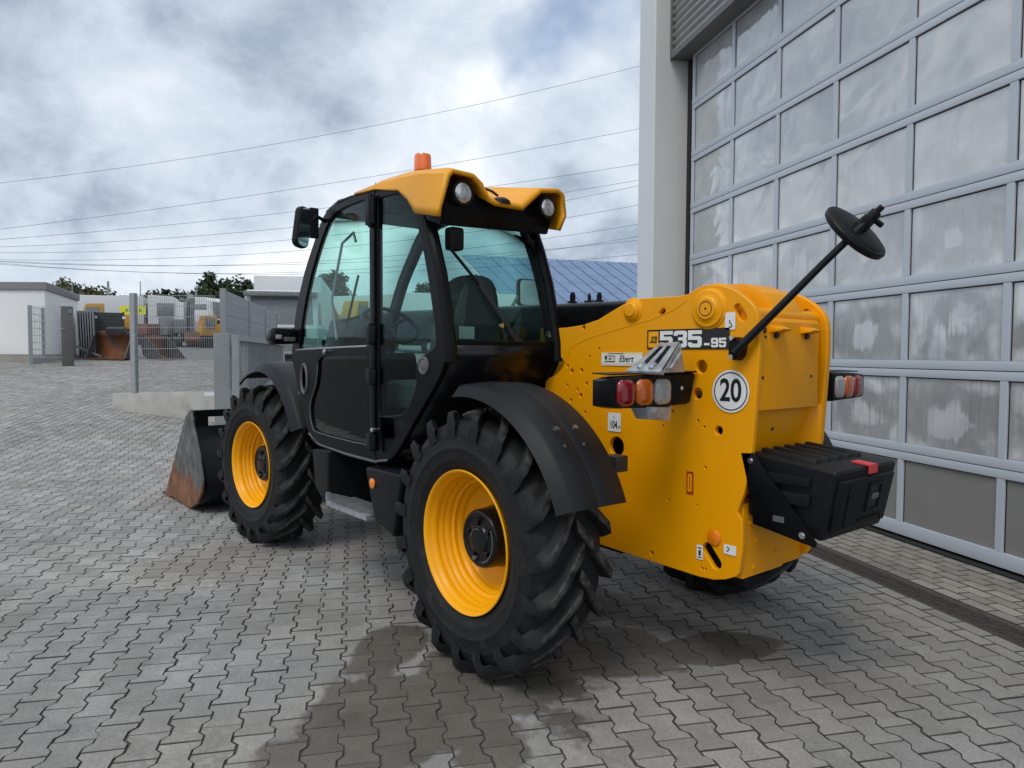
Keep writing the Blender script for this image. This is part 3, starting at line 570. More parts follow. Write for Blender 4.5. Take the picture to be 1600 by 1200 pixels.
mb = MB(); mb.prism([(3.45, 1.80), (3.62, 1.80), (3.95, 1.20), (3.98, 0.55), (3.78, 0.35), (3.70, 0.5), (3.72, 1.1), (3.40, 1.6)], 'y', -0.14, 0.12); part('gooseneck', mb, 'black_frame', tele, 0.01)
mb = MB(); mb.box((3.90, -0.55, 0.22), (3.99, 0.55, 0.72)); part('carriage', mb, 'dark_metal', tele, 0.01)
# rear cover between the plates
cov = MB(); cov.prism([(-0.985, 1.252), (-0.985, 1.64), (-0.975, 1.655), (-0.90, 1.662), (-0.90, 1.645), (-0.965, 1.635), (-0.965, 1.252)], 'y', -0.235, 0.262)
cover = part('rear_cover', cov, 'yellow', tele, 0.004)
for y in (0.14, -0.115):
    mb = MB(); mb.hexa([(-1.035, y - 0.035, 1.598), (-0.984, y - 0.06, 1.590), (-0.984, y + 0.055, 1.590), (-1.035, y + 0.05, 1.598), (-1.045, y - 0.03, 1.606), (-0.984, y - 0.06, 1.622), (-0.984, y + 0.055, 1.622), (-1.045, y + 0.045, 1.606)]); part('hook', mb, 'yellow', cover, 0.004)
    mb = MB(); mb.cyl((-0.984, y + 0.005, 1.578), (-0.999, y + 0.005, 1.578), 0.013, n=10); part('bolt', mb, 'dark_metal', cover)
for y, z in ((0.235, 1.60), (0.24, 1.395), (-0.165, 1.395), (0.225, 1.57)):
    mb = MB(); mb.cyl((-0.984, y, z), (-0.990, y, z), 0.006 if z < 1.58 else 0.014, n=10); part('bolt', mb, 'dark_metal', cover)
mb = MB(); mb.cyl((-0.93, -0.27, 1.665), (-0.93, 0.27, 1.665), 0.036, n=24); part('cross_tube', mb, 'yellow', tele)
mb = MB(); mb.box((-0.988, 0.262, 1.38), (-0.983, 0.270, 1.60)); part('hinge_pin', mb, 'rust', tele)
# sloping inner sheets below the cover, lower counter block
mb = MB(); mb.hexa([(-0.82, -0.27, 0.84), (-0.82, 0.27, 0.84), (-0.78, 0.27, 0.84), (-0.78, -0.27, 0.84), (-0.955, -0.27, 1.262), (-0.955, 0.27, 1.262), (-0.92, 0.27, 1.262), (-0.92, -0.27, 1.262)]); inner = part('inner_sheet', mb, 'yellow', tele, 0.003)
mb = MB(); mb.hexa([(-0.985, -0.272, 1.02), (-0.80, -0.18, 1.02), (-0.80, -0.272, 1.02), (-0.9, -0.272, 1.02), (-0.985, -0.272, 1.26), (-0.93, -0.235, 1.26), (-0.93, -0.272, 1.26), (-0.96, -0.272, 1.26)]); part('gusset', mb, 'yellow', tele, 0.003)
for y in (0.2, 0.05):
    mb = MB(); mb.cyl((-0.88, y, 1.15), (-0.925, y, 1.16), 0.010, n=8); part('bolt', mb, 'dark_metal', tele)
blk = MB(); blk.box((-0.925, -0.06, 0.505), (-0.85, 0.268, 0.84)); blk.box((-0.90, -0.268, 0.50), (-0.85, -0.064, 0.84)); cb = part('counter_block', blk, 'yellow', tele, 0.006)
for y, z in ((0.215, 0.75), (0.17, 0.66), (0.185, 0.545), (0.02, 0.70), (0.01, 0.59), (0.1, 0.78)):
    mb = MB(); mb.cyl((-0.920, y, z), (-0.933, y, z), 0.0095, n=8); part('bolt', mb, 'yellow', cb)
# tool box at the back
TB = [(-0.93, 0.255, 0.79), (-1.285, 0.275, 0.745), (-1.285, -0.235, 0.745), (-0.93, -0.235, 0.79), (-0.95, 0.265, 1.075), (-1.345, 0.285, 1.035), (-1.345, -0.25, 1.035), (-0.95, -0.245, 1.075)]
mb = MB(); mb.hexa([TB[0], TB[3], TB[2], TB[1], TB[4], TB[7], TB[6], TB[5]]); box = part('tool_box', mb, 'black_plastic', tele, 0.022, 3)
for i, y in enumerate((0.19, 0.10, 0.01, -0.08, -0.17)):
    mb = MB(); mb.hexa([(-0.965, y - 0.022, 1.068), (-1.22, y - 0.022, 1.044), (-1.22, y + 0.022, 1.044), (-0.965, y + 0.022, 1.068), (-0.968, y - 0.014, 1.088), (-1.215, y - 0.014, 1.062), (-1.215, y + 0.014, 1.062), (-0.968, y + 0.014, 1.088)]); part('lid_rib', mb, 'black_plastic', box, 0.004)
mb = MB(); mb.hexa([(-1.296, 0.245, 0.775), (-1.332, 0.255, 1.0), (-1.332, -0.22, 1.0), (-1.296, -0.205, 0.775), (-1.316, 0.235, 0.785), (-1.352, 0.245, 0.99), (-1.352, -0.21, 0.99), (-1.316, -0.195, 0.785)]); bd_ = part('box_door', mb, 'black_plastic', box, 0.008)
def on_door(y0, y1, z0, z1, d0, d1):
    f = lambda z, d: -1.316 - 0.176 * (z - 0.785) - d
    return [(f(z0, d0), y0, z0), (f(z0, d0), y1, z0), (f(z0, d1), y1, z0), (f(z0, d1), y0, z0), (f(z1, d0), y0, z1), (f(z1, d0), y1, z1), (f(z1, d1), y1, z1), (f(z1, d1), y0, z1)]
mb = MB()
for a in ((-0.105, -0.088, 0.84, 0.965), (-0.002, 0.015, 0.84, 0.965), (-0.088, -0.002, 0.84, 0.855), (-0.088, -0.002, 0.952, 0.965)): mb.hexa(on_door(*a, -0.002, 0.007))
part('latch_frame', mb, 'black_plastic', box, 0.002)
mb = MB(); mb.hexa(on_door(-0.088, -0.002, 0.855, 0.952, -0.002, 0.001)); part('latch_pocket', mb, 'black_print', box)
mb = MB(); mb.hexa(on_door(-0.07, -0.02, 0.893, 0.918, 0.0, 0.012)); part('latch', mb, 'grey_trim', box, 0.005)
for a in ((-0.15, 0.06, 0.806, 0.814), (-0.15, -0.142, 0.79, 0.805), (0.17, 0.182, 0.80, 0.97)):
    mb = MB(); mb.hexa(on_door(*a, -0.002, 0.005)); part('door_moulding', mb, 'black_plastic', box, 0.002)
mb = MB(); mb.hexa([(-1.27, -0.045, 1.044), (-1.345, -0.045, 1.036), (-1.345, 0.02, 1.036), (-1.27, 0.02, 1.044), (-1.27, -0.045, 1.049), (-1.350, -0.045, 1.041), (-1.350, 0.02, 1.041), (-1.27, 0.02, 1.049)]); mb.hexa([(-1.343, -0.045, 1.005), (-1.350, -0.045, 1.005), (-1.350, 0.02, 1.005), (-1.343, 0.02, 1.005), (-1.344, -0.045, 1.038), (-1.352, -0.045, 1.040), (-1.352, 0.02, 1.040), (-1.344, 0.02, 1.038)]); part('lid_tag', mb, 'red_tag', box)
mb = MB(); br = [(-0.925, 1.07), (-0.985, 1.075), (-1.06, 0.985), (-1.275, 0.745), (-1.27, 0.725), (-0.99, 0.77), (-0.985, 0.85)]
mb.prism(br, 'y', 0.292, 0.302); brk = part('side_bracket', mb, 'black_frame', tele, 0.002)
mb = MB()
for z0, z1 in ((0.96, 1.0), (0.88, 0.93)): mb.box((-1.235, 0.279, z0), (-1.05, 0.29, z1))
part('box_rib', mb, 'black_plastic', tele, 0.004)
for x, z in ((-0.975, 1.04), (-1.215, 0.765)):
    mb = MB(); mb.cyl((x, 0.301, z), (x, 0.305, z), 0.014, n=14); mb.cyl((x, 0.305, z), (x, 0.314, z), 0.009, n=6); part('bolt', mb, 'chrome', brk)
mb = MB(); mb.box((-1.135, 0.3, 0.80), (-1.085, 0.3035, 0.825)); part('rating_plate', mb, 'grey_trim', brk)
# ---- tail lights
def tail(side):
    sg = 1 if side == 'l' else -1; y0 = 0.305 if sg > 0 else -0.315
    # the housing face points backwards and a little outwards
    n_ = Vector((-1, 0.06 * sg, 0)).normalized(); t_ = Vector((0.06, 1.0 * sg, 0)).normalized()   # t_: outward along the face
    base = Vector((-0.72 if sg > 0 else -0.93, y0 + 0.01 * sg, 1.335))
    def Q(a, d, z): return base + t_ * a + n_ * d + Vector((0, 0, z))
    mb = MB(); mb.hexa([Q(0.19, -0.07, -0.078), Q(0.53, -0.07, -0.070), Q(0.53, 0.0, -0.066), Q(0.19, 0.0, -0.074), Q(0.19, -0.07, 0.074), Q(0.53, -0.07, 0.066), Q(0.53, 0.0, 0.060), Q(0.19, 0.0, 0.068)])
    h_ = part('tail_light', mb, 'black_plastic', tele, 0.012)
    mb = MB(); mb.hexa([Q(0.53, -0.07, -0.069), Q(0.60, -0.06, -0.056), Q(0.605, -0.015, -0.052), Q(0.53, 0.004, -0.064), Q(0.53, -0.07, 0.065), Q(0.60, -0.06, 0.054), Q(0.605, -0.015, 0.048), Q(0.53, 0.004, 0.058)]); part('end_cap', mb, 'black_frame', h_, 0.006)
    mb = MB(); mb.hexa([Q(0.03, -0.05, -0.070), Q(0.19, -0.07, -0.078), Q(0.19, -0.03, -0.072), Q(0.03, -0.03, -0.055), Q(0.0, -0.05, 0.078), Q(0.19, -0.07, 0.076), Q(0.19, -0.03, 0.072), Q(0.0, -0.03, 0.07)]); part('light_bracket', mb, 'black_frame', h_, 0.006)
    mb = MB(); mb.hexa([Q(0.0, -0.15, 0.076), Q(0.54, -0.13, 0.074), Q(0.54, -0.02, 0.070), Q(0.0, -0.02, 0.076), Q(0.0, -0.15, 0.084), Q(0.54, -0.13, 0.080), Q(0.54, -0.02, 0.076), Q(0.0, -0.02, 0.084)]); part('bracket_tray', mb, 'black_frame', h_, 0.002)
    mb = MB(); p = Q(0.10, -0.036, 0.008); mb.cyl(p, p + n_ * 0.016, 0.009, n=10); part('bolt', mb, 'chrome', h_)
    for k, (a, mt) in enumerate(((0.252, 'lens_clear'), (0.362, 'lens_orange'), (0.472, 'lens_red'))):
        pr = rrect(-0.050, -0.055, 0.050, 0.055, 0.030, 5)
        ring = lambda sc, d: [Q(a + u * sc, d, v * sc - 0.003) for u, v in pr]
        mb = MB(); A = [ring(1.0, 0.0), ring(1.0, 0.006), ring(0.9, 0.013), ring(0.6, 0.018)]; n = len(pr)
        mb.add([p for r_ in A for p in r_], [(q * n + i, q * n + (i + 1) % n, (q + 1) * n + (i + 1) % n, (q + 1) * n + i) for q in range(3) for i in range(n)] + [tuple(range(3 * n, 4 * n))])
        part('lens', mb, mt, h_, smooth=60)
    return Q
QL = tail('l'); QR = tail('r')
# ---- stickers and lettering on the left plate
Y = 0.3052; LX, LZ = (-1, 0, 0), (0, 0, 1)
def decal(name, u0, z0, u1, z1, mat, r=0.004, y=Y, parent=tele):
    mb = MB(); mb.prism(rrect(min(u0, u1), z0, max(u0, u1), z1, r, 2), 'y', y, y + 0.001); return part(name, mb, mat, parent, smooth=0)
def txt(body, size, u, z, mat, parent, y=Y + 0.0016, **kw): return text('lettering', body, size, (u, y, z), LX, LZ, mat, parent, **kw)
GLYPH = {'5': ([(0, 10), (10, 10), (10, 7.8), (3, 7.8), (3, 6.6), (8.6, 6.6), (10, 5.4), (10, 1.2), (8.6, 0), (1.4, 0), (0, 1.2), (0, 3), (3, 3), (3, 2.2), (7, 2.2), (7, 4.4), (0, 4.4)], []),
 '3': ([(1.4, 10), (8.6, 10), (10, 8.9), (10, 6.2), (9.2, 5.2), (10, 4.2), (10, 1.1), (8.6, 0), (1.4, 0), (0, 1.1), (0, 3), (3, 3), (3, 2.2), (7, 2.2), (7, 4.2), (3.4, 4.2), (3.4, 6.1), (7, 6.1), (7, 7.8), (3, 7.8), (3, 7), (0, 7), (0, 8.9)], []),
 '9': ([(1.4, 10), (8.6, 10), (10, 8.9), (10, 1.1), (8.6, 0), (1.4, 0), (0, 1.1), (0, 2.8), (3, 2.8), (3, 2.2), (7, 2.2), (7, 3.8), (1.4, 3.8), (0, 4.9), (0, 8.9)], [[(3, 7.8), (7, 7.8), (7, 6), (3, 6)]]),
 '-': ([(1, 4.6), (9, 4.6), (9, 2.2), (1, 2.2)], []),
 'J': ([(5.5, 10), (10, 10), (10, 1.2), (8.6, 0), (1.4, 0), (0, 1.2), (0, 3.4), (3, 3.4), (3, 2.2), (7, 2.2), (7, 7.8), (5.5, 7.8)], []),
 'C': ([(1.4, 10), (8.6, 10), (10, 8.8), (10, 6.8), (7, 6.8), (7, 7.8), (3, 7.8), (3, 2.2), (7, 2.2), (7, 3.2), (10, 3.2), (10, 1.2), (8.6, 0), (1.4, 0), (0, 1.2), (0, 8.8)], []),
 'B': ([(0, 10), (8.6, 10), (10, 8.9), (10, 6.1), (9.3, 5.2), (10, 4.2), (10, 1.1), (8.6, 0), (0, 0)], [[(3, 7.9), (7, 7.9), (7, 6.1), (3, 6.1)], [(3, 4.1), (7, 4.1), (7, 2.1), (3, 2.1)]])}
def block(body, u0, z0, w, hgt, step, mat, parent, y=Y + 0.0016, shear=0.0):
    for k, ch in enumerate(body):
        o_, hs = GLYPH[ch]; f = lambda pl: [(u0 - k * step - (x + shear * q) / 10 * w, z0 + q / 10 * hgt) for x, q in pl]
        plate('lettering', f(o_), [f(h_) for h_ in hs], 'y', y, y + 0.0008, mat, parent, 0.0)
def small_print(u0, u1, z, hgt, mat, parent, y):
    mb = MB(); u = u0; rnd = random.Random(3)
    while u > u1: d = rnd.uniform(0.002, 0.006); mb.box((u - d, y, z - hgt / 2), (u, y + 0.0006, z + hgt / 2)); u -= d + 0.002
    part('small_print', mb, mat, parent, smooth=0, kind='stuff')
b = decal('model_badge', -0.398, 1.518, -0.862, 1.612, 'black_print', 0.002); decal('logo_tile', -0.407, 1.527, -0.468, 1.603, 'rim_yellow', 0.001, Y + 0.0012, b)
block('JCB', -0.417, 1.548, 0.0125, 0.032, 0.0145, 'black_print', b, Y + 0.0026, 0.25)
block('535', -0.478, 1.526, 0.076, 0.078, 0.082, 'white_sticker', b); block('-95', -0.727, 1.526, 0.037, 0.042, 0.041, 'white_sticker', b)
b = decal('dealer_sticker', -0.092, 1.434, -0.37, 1.503, 'cream_sticker', 0.002); decal('sticker_field', -0.094, 1.449, -0.368, 1.490, 'white_sticker', 0.001, Y + 0.0012, b)
decal('logo_tile', -0.118, 1.453, -0.190, 1.486, 'black_print', 0.001, Y + 0.0022, b); decal('logo_tile', -0.184, 1.455, -0.189, 1.484, 'rim_yellow', 0.001, Y + 0.003, b)
block('JCB', -0.122, 1.458, 0.019, 0.023, 0.021, 'white_sticker', b, Y + 0.0034); txt('Ebert', 0.046, -0.262, 1.469, 'black_print', b, Y + 0.003, bold=0.0003, sx=0.95, shear=0.35)
small_print(-0.14, -0.24, 1.4965, 0.006, 'fascia', b, Y + 0.002); small_print(-0.125, -0.30, 1.4415, 0.007, 'white_sticker', b, Y + 0.002)
mb = MB(); mb.prism(circle(-0.872, 1.333, 0.0935, 48), 'y', Y, Y + 0.001); b = part('speed_sticker', mb, 'white_sticker', tele, smooth=0)
mb = MB(); mb.lathe([(0, 0.0845), (0.0008, 0.0845), (0.0008, 0.0795), (0, 0.0795)], (-0.872, Y + 0.001, 1.333), 'y', 56, close=True); part('sticker_ring', mb, 'black_print', b)
txt('20', 0.138, -0.872, 1.333, 'black_print', b, bold=0.0028, sx=0.80)
b = decal('noise_sticker', -0.143, 1.096, -0.232, 1.192, 'white_sticker'); txt('104', 0.056, -0.183, 1.130, 'black_print', b, bold=0.0008, sx=0.62); txt('L', 0.022, -0.187, 1.170, 'black_print', b); txt('dB', 0.018, -0.221, 1.121, 'black_print', b, sx=0.7)
b = decal('warning_strip', -0.645, 0.848, -0.682, 0.952, 'red_print', 0.001); decal('strip_field', -0.652, 0.859, -0.675, 0.941, 'rim_yellow', 0.001, Y + 0.0012, b)
mb = MB(); mb.box((-0.666, Y + 0.0022, 0.87), (-0.662, Y + 0.003, 0.93)); part('small_print', mb, 'red_print', b, smooth=0)
b = decal('hook_sticker', -0.838, 1.603, -0.890, 1.678, 'white_sticker'); mb = MB(); mb.tube([(-0.862, Y + 0.002, 1.645), (-0.862, Y + 0.002, 1.634), (-0.870, Y + 0.002, 1.628), (-0.875, Y + 0.002, 1.620), (-0.868, Y + 0.002, 1.613), (-0.859, Y + 0.002, 1.617)], 0.0022, 6); part('hook_symbol', mb, 'black_print', b)
b = decal('tie_down_sticker', -0.708, 0.555, -0.742, 0.622, 'white_sticker'); mb = MB(); mb.box((-0.731, Y + 0.001, 0.573), (-0.719, Y + 0.0018, 0.598)); mb.box((-0.735, Y + 0.001, 0.606), (-0.715, Y + 0.0018, 0.611)); mb.box((-0.736, Y + 0.001, 0.563), (-0.714, Y + 0.0018, 0.567)); part('tie_down_symbol', mb, 'black_print', b, smooth=0)
b = decal('lashing_sticker', -0.852, 0.612, -0.915, 0.655, 'white_sticker'); mb = MB(); mb.tube([(-0.868, Y + 0.002, 0.645), (-0.876, Y + 0.002, 0.643), (-0.880, Y + 0.002, 0.634), (-0.872, Y + 0.002, 0.626), (-0.866, Y + 0.002, 0.628)], 0.002, 6); part('hook_symbol', mb, 'black_print', b)
mb = MB(); mb.lathe([(0, 0.036), (0.006, 0.034), (0.008, 0.03), (0.009, 0)], (-0.800, Y, 0.672), 'y', 28); part('side_reflector', mb, 'reflector_orange', tele)
# ---- rear view dish mirror on its arm
m0 = Vector((-0.925, 0.365, 1.500)); mc = Vector((-1.30, 0.088, 1.995)); bk = Vector((-0.76, 0.02, 0.64)).normalized(); so = Vector((-0.43, 0.89, -0.15)).normalized(); ll = Vector((0.68, 0.21, -0.70)).normalized()
m1 = mc + bk * 0.055 + so * 0.05
mb = MB(); mb.tube([m0, m0.lerp(mc + so * 0.11 + ll * 0.17, 0.5), mc + so * 0.11 + ll * 0.17, mc + so * 0.085 + bk * 0.03 + ll * 0.07, m1 - ll * 0.012], [0.019, 0.0165, 0.015, 0.015, 0.015], 14); arm = part('mirror_arm', mb, 'black_gloss', tele)
mb = MB(); mb.prism([(-0.895, 1.548), (-0.925, 1.57), (-0.955, 1.545), (-0.945, 1.49), (-0.925, 1.468), (-0.895, 1.48)], 'y', 0.303, 0.362); part('arm_bracket', mb, 'black_frame', arm, 0.004)
for x, z in ((-0.918, 1.565), (-0.917, 1.485)):
    mb = MB(); mb.cyl((x, 0.36, z), (x, 0.378, z), 0.010, n=10); part('bolt', mb, 'chrome', arm)
rot = bk.to_track_quat('Z', 'Y').to_matrix()
mb = MB(); mb.lathe([(-0.022, 0.0), (-0.022, 0.11), (-0.022, 0.138), (-0.018, 0.144), (0.0, 0.147), (0.008, 0.142), (0.009, 0.132), (0.013, 0.128), (0.018, 0.112), (0.026, 0.06), (0.030, 0.0)], (0, 0, 0), 'z', 48)
mb.v = [tuple(mc + rot @ Vector(p)) for p in mb.v]; dish = part('dish_mirror', mb, 'black_plastic', tele, smooth=30)
mb = MB(); mb.lathe([(-0.034, 0.0), (-0.032, 0.055), (-0.027, 0.105), (-0.0225, 0.136)], (0, 0, 0), 'z', 48); mb.v = [tuple(mc + rot @ Vector(p)) for p in mb.v]; part('mirror_glass', mb, 'mirror_glass', dish, smooth=60)
mb = MB(); mb.cyl(mc + bk * 0.02, mc + bk * 0.075, 0.030, 0.026, 16); mb.cyl(mc + bk * 0.052, m1 + so * 0.02, 0.022, 0.022, 12); mb.cyl(m1 + ll * 0.03, m1 - ll * 0.05, 0.023, 0.021, 12); mb.cyl(m1 - ll * 0.05, m1 - ll * 0.075 , 0.013, n=8); mb.cyl(m1 - ll * 0.02, m1 - ll * 0.02 + Vector((-0.03, -0.03, -0.035)), 0.012, n=8); part('clamp', mb, 'black_plastic', dish, 0.003)

# ---- wheels
def tyre_mb():
    mb = MB(); prof = [(0.150, 0.325), (0.168, 0.345), (0.184, 0.380), (0.187, 0.383), (0.189, 0.395), (0.195, 0.430), (0.1985, 0.434), (0.1985, 0.446), (0.196, 0.450), (0.196, 0.475), (0.191, 0.500), (0.193, 0.504), (0.189, 0.510), (0.180, 0.540), (0.158, 0.562), (0.10, 0.575), (0.0, 0.580)]
    prof = prof + [(-y, r) for y, r in prof[-2::-1]]
    mb.lathe(prof, (0, 0, 0), 'y', 72)
    S = [(0.199, 0.490, 0.502, 0.000, 0.060, 0.036), (0.204, 0.520, 0.545, 0.000, 0.066, 0.040), (0.200, 0.545, 0.592, 0.004, 0.070, 0.042), (0.186, 0.548, 0.610, 0.020, 0.078, 0.046), (0.140, 0.553, 0.618, 0.095, 0.086, 0.050), (0.085, 0.560, 0.621, 0.205, 0.088, 0.050), (0.035, 0.565, 0.622, 0.315, 0.086, 0.050), (-0.012, 0.568, 0.622, 0.41, 0.080, 0.048)]
    N = 19
    for sd in (1, -1):
        for i in range(N):
            a0 = 2 * math.pi * (i + (0.5 if sd < 0 else 0)) / N; vs = []; 
            for (y, rb, rt_, da, wb, wt_) in S:
                a = a0 - da
                for r, w in ((rb, wb), (rt_, wt_)):
                    for q in (-1, 1):
                        t = a + q * w / 2 / r; vs.append((r * math.cos(t), sd * y, r * math.sin(t)))
            fs = []
            for k in range(len(S) - 1):
                o = k * 4; fs += [(o, o + 4, o + 6, o + 2), (o + 2, o + 6, o + 7, o + 3), (o + 3, o + 7, o + 5, o + 1)]
            e_ = (len(S) - 1) * 4; fs += [(0, 2, 3, 1), (e_, e_ + 1, e_ + 3, e_ + 2)]
            mb.add(vs, fs)
    return mb
ty_me = tyre_mb().mesh('tyre', 0.006, 1, 40); ty_me.materials.append(MATS['rubber'])
mb = MB(); mb.lathe([(0.150, 0.322), (0.170, 0.332), (0.176, 0.338), (0.181, 0.335), (0.178, 0.326), (0.160, 0.318), (0.140, 0.313), (0.134, 0.304), (0.112, 0.308), (0.106, 0.309), (0.099, 0.296), (0.082, 0.299), (0.077, 0.299), (0.070, 0.284), (0.052, 0.287), (0.047, 0.287), (0.040, 0.270), (0.022, 0.273), (0.017, 0.272), (0.008, 0.254), (-0.008, 0.256), (-0.014, 0.254), (-0.026, 0.234), (-0.045, 0.215), (-0.055, 0.19), (-0.058, 0.12), (-0.058, 0.0)], (0, 0, 0), 'y', 72)
mb.lathe([(-0.15, 0.322), (-0.18, 0.336), (-0.16, 0.30), (-0.05, 0.28)], (0, 0, 0), 'y', 48)
rim_me = mb.mesh('rim', smooth=75); rim_me.materials.append(MATS['rim_yellow'])
mb = MB(); mb.lathe([(-0.06, 0.150), (-0.02, 0.148), (0.0, 0.142), (0.070, 0.140), (0.082, 0.134), (0.086, 0.124), (0.086, 0.112), (0.080, 0.108), (0.080, 0.070), (0.090, 0.066), (0.092, 0.055), (0.092, 0.0)], (0, 0, 0), 'y', 44)
for a in (0.3, 1.5, 2.6, 3.9, 5.2): mb.box((0.085 * math.cos(a) - 0.012, 0.078, 0.085 * math.sin(a) - 0.012), (0.085 * math.cos(a) + 0.012, 0.094, 0.085 * math.sin(a) + 0.012))
hub_me = mb.mesh('hub', 0.002, 1, 35); hub_me.materials.append(MATS['black_gloss'])
mb = MB(); mb.lathe([(0.094, 0.052), (0.097, 0.050), (0.094, 0.046)], (0, 0, 0), 'y', 20, a0=0.2, a1=1.9); mb.lathe([(0.088, 0.115), (0.0905, 0.112), (0.088, 0.108)], (0, 0, 0), 'y', 20, a0=2.6, a1=4.4); mb.cyl((0.03, 0.08, -0.095), (0.03, 0.094, -0.095), 0.011, n=10)
hubm_me = mb.mesh('hub_moulding'); hubm_me.materials.append(MATS['grey_trim'])
mb = MB(); mb.cyl((0.0, 0.0, 0.0), (0.0, 0.03, 0.0), 0.016, n=12); mb.cyl((0.0, 0.03, 0.0), (0.0, 0.045, 0.0), 0.008, n=8); vl_me = mb.mesh('valve'); vl_me.materials.append(MATS['dark_metal'])
for (x, y, toe, spin) in ((0, 0.945, 0, 0.13), (2.92, 0.945, R(5.4), 0.4), (0, -0.865, 0, 0.8), (2.92, -0.945, R(5.4), 1.1)):
    w = empty('wheel', (x, y, 0.615), parent=tele); w.rotation_euler = (0, 0, toe + (0 if y > 0 else math.pi))
    t = link('tyre', ty_me, None, w); t.rotation_euler = (0, -spin if y > 0 else spin, 0)
    if y < 0: t.rotation_euler = (0, spin, math.pi)      # keep the chevrons running the same way
    link('rim', rim_me, None, w); hb = link('hub', hub_me, None, w); link('hub_moulding', hubm_me, None, w)
    v = link('valve', vl_me, None, w); v.location = (0.165, -0.05, -0.16)
# ---- mudguards
def fender(name, cx_, y1, y0, rl, rc, a0, a1, tip=None, sg=1):
    mb = MB(); prof = [(y1, rl), (y1 + 0.004, rl + 0.004), (y1 - 0.035, rc - 0.012), (y1 - 0.05, rc), ((y1 + y0) / 2 + 0.05, rc + 0.007), ((y1 + y0) / 2 + 0.006, rc + 0.009), ((y1 + y0) / 2, rc + 0.006), ((y1 + y0) / 2 - 0.006, rc + 0.009), ((y1 + y0) / 2 - 0.05, rc + 0.008), (y0 + 0.02, rc + 0.002), (y0, rc - 0.01), (y0, rc - 0.024), (y0 + 0.02, rc - 0.014), ((y1 + y0) / 2, rc - 0.008), (y1 - 0.055, rc - 0.014), (y1 - 0.015, rl)]
    prof = [(y * sg, r) for y, r in prof]; n = 48; rows = []
    for i in range(n + 1):
        t = a0 + (a1 - a0) * i / n; row = []
        for y, r in prof:
            ex = 0.0
            if tip and i < 15: ex = tip * ((15 - i) / 15) ** 2
            row.append((cx_ + (r + ex) * math.cos(t), y, 0.615 + (r + ex * 0.5) * math.sin(t)))
        rows.append(row)
    k = len(prof); mb.add([p for r in rows for p in r], [(i * k + q, i * k + (q + 1) % k, (i + 1) * k + (q + 1) % k, (i + 1) * k + q) for i in range(n) for q in range(k)] + [tuple(range(k)), tuple(range(n * k, (n + 1) * k))[::-1]])
    return part(name, mb, 'fender', tele, smooth=38)
fr = fender('rear_mudguard', 0, 1.115, 0.755, 0.675, 0.735, R(82), R(159.5))
fender('rear_mudguard', 0, 1.115, 0.755, 0.675, 0.735, R(82), R(159.5), sg=-1)
ff = fender('front_mudguard', 2.92, 1.045, 0.68, 0.725, 0.80, R(54), R(155), tip=0.05); fender('front_mudguard', 2.92, 1.045, 0.68, 0.725, 0.80, R(54), R(155), tip=0.05, sg=-1)
for a, y in ((R(131), 0.985), (R(131), 0.875), (R(138), 0.985), (R(138), 0.875)):
    c = Vector((0.738 * math.cos(a), y, 0.615 + 0.738 * math.sin(a))); n_ = Vector((math.cos(a), 0, math.sin(a))); mb = MB()
    mb.cyl(c - n_ * 0.004, c + n_ * 0.006, 0.026, 0.024, 18); part('bolt_recess', mb, 'black_print', fr); mb = MB(); mb.cyl(c, c + n_ * 0.013, 0.011, n=12); part('bolt', mb, 'chrome', fr)
mb = MB(); mb.box((2.20, 0.99, 1.195), (2.23, 1.0, 1.215)); mb.cyl((2.24, 0.95, 1.20), (2.22, 0.965, 1.23), 0.014, n=10); part('bolt', mb, 'chrome', ff)
mb = MB(); mb.box((-0.60, 0.66, 0.98), (-0.52, 0.735, 1.05)); part('mudguard_stay', mb, 'dark_metal', tele, 0.004)

# ---- cab
C_OUT = [(2.22, 1.51), (2.18, 1.66), (2.13, 1.81), (1.99, 2.04), (1.85, 2.2), (1.73, 2.33), (1.61, 2.405), (1.4, 2.44), (1.18, 2.435), (0.95, 2.415), (0.75, 2.385), (0.62, 2.35), (0.53, 2.30), (0.47, 2.22), (0.40, 2.08), (0.32, 1.88), (0.27, 1.69), (0.24, 1.56), (0.25, 1.47), (0.32, 1.36), (0.47, 1.21), (0.61, 1.07), (0.73, 0.95), (0.84, 0.885), (0.99, 0.86), (1.37, 0.86), (1.75, 0.875), (1.86, 0.89), (1.94, 0.95), (2.06, 1.14), (2.15, 1.32), (2.21, 1.43)]
C_OUT = smooth_poly(C_OUT, 2)
D_OUT = smooth_poly([(2.115, 1.52), (2.05, 1.75), (1.93, 2.0), (1.79, 2.19), (1.66, 2.32), (1.54, 2.385), (1.3, 2.405), (1.02, 2.395), (0.995, 2.37), (0.995, 1.65), (0.995, 0.94), (1.02, 0.905), (1.37, 0.905), (1.78, 0.915), (1.88, 0.96), (1.99, 1.12), (2.07, 1.30), (2.11, 1.42)], 2)
DG = smooth_poly([(2.045, 1.56), (1.97, 1.78), (1.86, 1.99), (1.73, 2.16), (1.62, 2.275), (1.52, 2.335), (1.38, 2.355), (1.18, 2.36), (1.07, 2.355), (1.06, 2.33), (1.06, 1.9), (1.06, 1.575), (1.09, 1.56), (1.5, 1.553), (1.9, 1.545), (2.02, 1.54)], 2)
QG = smooth_poly([(0.93, 2.345), (0.8, 2.345), (0.70, 2.335), (0.62, 2.295), (0.55, 2.20), (0.46, 1.99), (0.40, 1.79), (0.355, 1.6), (0.36, 1.535), (0.42, 1.505), (0.51, 1.47), (0.545, 1.41), (0.535, 1.34), (0.60, 1.235), (0.68, 1.175), (0.90, 1.15), (0.935, 1.18), (0.94, 1.5), (0.94, 2.0), (0.94, 2.32)], 2)
